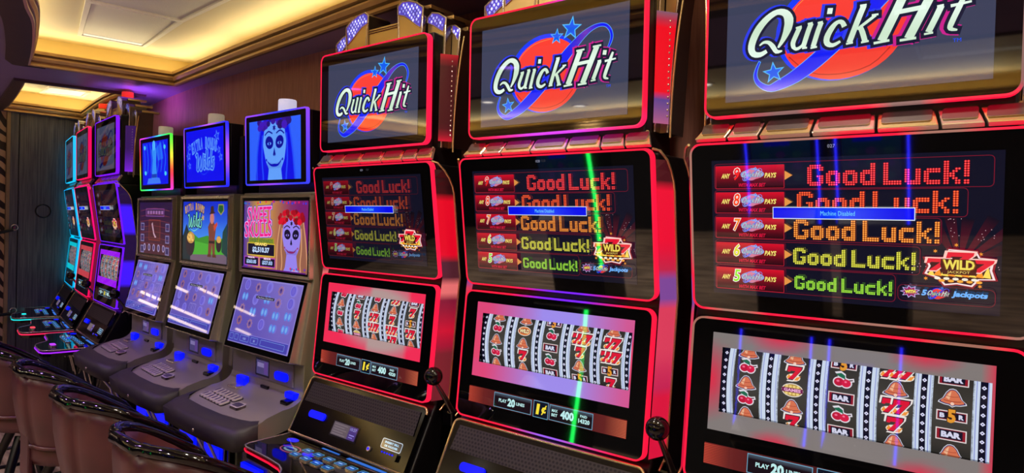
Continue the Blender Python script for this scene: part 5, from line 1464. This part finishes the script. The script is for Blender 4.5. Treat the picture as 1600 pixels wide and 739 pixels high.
    # real size: the machines are a little bigger and further off than first laid out
    S_ = Matrix.Translation((0, 0, 1.6)) @ Matrix.Scale(1.07, 4) @ Matrix.Translation((0, 0, -1.6))
    for ch in root.children_recursive: ch.data.transform(S_)
    return root

def violet(u, v): return mix((150, 70, 255), (40, 60, 255), .5 + .5 * sin(u * 14 + v * 6))
def violet2(u, v): return mix((190, 90, 250), (30, 40, 255), .5 + .5 * sin(u * 16 + v * 20 + 1))
def rainbow(u, v):
    import colorsys
    r = colorsys.hsv_to_rgb((math.atan2(v, u * .7) / (2 * pi) * 2.0 + .1) % 1, .75, 1); return tuple(255 * x for x in r)
build_square_top((0, 0), 0, 'silver slot machine with a skull-painted face on its screens and a lit white beacon', 'skull', violet, 'beacon_lit', 4)
build_square_top((-.6493, .0168), -.0385, 'silver slot machine whose screens read Extra Bonus Wilds, middle of the three silver ones', 'bonus', violet2, 'beacon_white', 11)
build_square_top((-1.3456, .0705), -.0556, 'silver slot machine with a rainbow-lit top screen and a dark maroon middle screen', 'queen', rainbow, 'beacon_white', 23)

# ------------------------------------------------------------------ bar stools
def build_stool(x, y, rz, label):
    root = thing('bar_stool', (x, y, 0), rz, label, 'bar stool')
    # plan of the barrel back: left arm front, round the back, right arm front (player faces +y)
    W, B, F, r = .235, -.22, .09, .15
    path = [(-W + .012, F), (-W + .003, F * .4), (-W, -.03)] + [(-W + r - r * cos(a), B + r - r * sin(a)) for a in [pi / 2 * k / 6 for k in range(7)]] + [(W * t, B - .012 * (1 - t * t)) for t in (-.35, 0, .35)] + \
           [(W - r + r * sin(a), B + r - r * cos(a)) for a in [pi / 2 * k / 6 for k in range(7)]] + [(W, -.03), (W - .003, F * .4), (W - .012, F)]
    def top(p): return .958 - .155 * min(1, max(0, (p[1] + .20) / .29)) ** 1.35
    def ins(p, d):
        l = hypot(p[0], p[1]) or 1; return (p[0] - p[0] / l * d, p[1] - p[1] / l * d)
    mb = MB(); rows = []
    for t in (0, .12, .35, .6, .85, 1.0):   # outside from the seat up to the rail
        k = .84 + .16 * min(1, t * 1.3) ** .7 + .012 * sin(pi * t)
        rows.append([(p[0] * k, p[1] * k, .655 + (top(p) - .012 - .655) * t) for p in path])
    for t in (1.0, .8, .5, .2, .0):
        k = .84 + .16 * min(1, t * 1.3) ** .7
        rows.append([(ins(p, .045)[0] * k, ins(p, .045)[1] * k, .655 + (top(p) - .012 - .655) * t) for p in path])
    mb.grid(rows, 'leather')
    for e in (0, -1): mb.face([rw[e] for rw in rows], 'leather')
    back = mb.build('backrest', root)
    # padded rail that drops at the arm ends
    rl = [(p[0] * .975, p[1] * .975, top(p)) for p in path]
    e0, e1 = rl[0], rl[-1]
    rl = [(e0[0] * .96, e0[1] - .005, e0[2] - .12), (e0[0] * .98, e0[1] + .022, e0[2] - .07), (e0[0], e0[1] + .022, e0[2] - .026)] + rl + [(e1[0], e1[1] + .022, e1[2] - .026), (e1[0] * .98, e1[1] + .022, e1[2] - .07), (e1[0] * .96, e1[1] - .005, e1[2] - .12)]
    mb = MB(); mb.tube(rl, .0185, 'rail_black', 12); mb.build('rail', root)
    mb = MB(); mb.tube([(p[0] * .85, p[1] * .85, .655) for p in path], .008, 'leather', 8); mb.build('piping', back)
    # seat cushion, strap to the back, swivel and legs
    mb = MB(); mb.lathe([(0, .695), (.15, .69), (.195, .675), (.212, .645), (.212, .60), (.20, .575), (0, .57)], (0, .01, 0), 'leather', 28); mb.build('seat', root)
    mb = MB(); mb.box(-.055, .055, -.205, -.185, .52, .70, 'leather'); mb.build('back_strap', back, bevel=.006)
    mb = MB(); mb.lathe([(0, .57), (.11, .57), (.11, .545), (.05, .54), (.05, .51), (0, .51)], (0, .01, 0), 'leg_black', 20); mb.build('swivel', root)
    for sx in (-1, 1):
        for sy in (-1, 1):
            mb = MB(); mb.tube([(sx * .085, .01 + sy * .085, .535), (sx * .13, .01 + sy * .13, .40), (sx * .215, .01 + sy * .215, .0)], [.022, .020, .015], 'leg_black', 8); mb.build('leg', root)
    c = .168; mb = MB(); mb.tube([(c * sx, .01 + c * sy, .235) for sx, sy in ((-1, -1), (1, -1), (1, 1), (-1, 1))], .010, 'leg_black', 8, closed=True); mb.build('footrest', root)
    return root
build_stool(.44, -.47, .03, 'leather bar stool nearest the camera, cut off by the bottom edge of the photo')
build_stool(-.19, -.45, .02, 'leather bar stool second from the camera, in front of the skull-face machine')
build_stool(-.80, -.43, .0, 'leather bar stool third from the camera, its legs and footrest in full view')
build_stool(-1.42, -.44, -.05, 'leather bar stool fourth from the camera, at the left edge of the photo')
build_stool(-2.05, -.47, -.08, 'leather bar stool fifth from the camera, low at the left edge by the violet machine')

# ------------------------------------------------------------------ the bank across the aisle, seen only mirrored in the dark glass
def build_slim(x, y, w, col, lw, label):
    root = thing('slot_machine', (x, y, 0), 0, label, 'slot machine')
    mb = MB(); mb.prism_x([(.02, 1.5), (-.03, 1.0), (.0, .9), (.10, .82), (.10, .76), (-.02, .70), (-.02, .0), (-.40, .0), (-.40, 1.5)], -w / 2, w / 2, 'black_body'); mb.build('cabinet', root, bevel=.01)
    for sx in ((-1, 1) if lw < .01 else (1,)):
        mb = MB(); mb.tube([(sx * (w / 2 + lw), .025, 1.49), (sx * (w / 2 + lw), -.02, 1.0), (sx * (w / 2 + lw), .0, .80 if lw < .01 else .40)], lw, 'light_tube', 8, col=lambda j: L3(col)); mb.build('light_tube', root)
    P = Plane((.022, 1.46), (-.026, 1.04)); P.n = -P.n
    c = Canvas(); c.rect(-w / 2 + .03, -.19, w / 2 - .03, .19, ramp((10, 30, 60), (16, 70, 120), -.2, .2), True, 1, 4)
    for i in range(3):
        for j in range(3): c.ell(-.10 + i * .1, -.14 + j * .08, .03, .025, (60, 40, 110) if (i + j) % 2 else (20, 70, 90), 12)
    c.rect(-.1, .08, .06, .12, (10, 20, 220))
    me = c.mesh('screen', P, 'screen_glass', .012)
    obj('screen', me, root)
    return root
build_slim(1.265, -3.0, .43, (25, 25, 255), .007, 'slim blue-tubed slot machine across the aisle, mirrored left in the nearest glass')
build_slim(1.79, -3.0, .38, (25, 25, 255), .007, 'slim blue-tubed slot machine across the aisle, mirrored mid-way in the nearest glass')
build_slim(-.55, -3.0, .50, (10, 255, 90), .016, 'slim slot machine with one green light tube across the aisle')

# light bars added out of view, to mirror as streaks in the touch screens
for (y0, y1, z, lab) in ((-1.04, -1.46, 1.315, 'third'), (-1.04, -1.48, 1.22, 'fourth'), (-.94, -1.12, 1.50, 'second'), (-1.20, -1.44, 1.58, 'topmost'), (-1.90, -2.22, 1.64, 'farthest upper'), (-2.10, -2.28, 1.44, 'farthest lower'), (-.58, -.78, 1.295, 'nearest upper'), (-.60, -.80, 1.22, 'nearest lower')):
    t = thing('streak_bar', (-4.36, (y0 + y1) / 2, z), 0, 'added warm light bar out of view, made to streak the touch screens', 'added light bar', 'light bars added for the streaks')
    h = abs(y1 - y0) / 2
    mb = MB(); mb.tube([(0, -h, 0), (0, h, 0)], .013, 'streak_glow', 10); mb.build('streak_tube', t)
    mb = MB(); mb.box(-.04, -.012, -h, h, -.012, .012, 'dark_chrome'); mb.build('backplate', t)
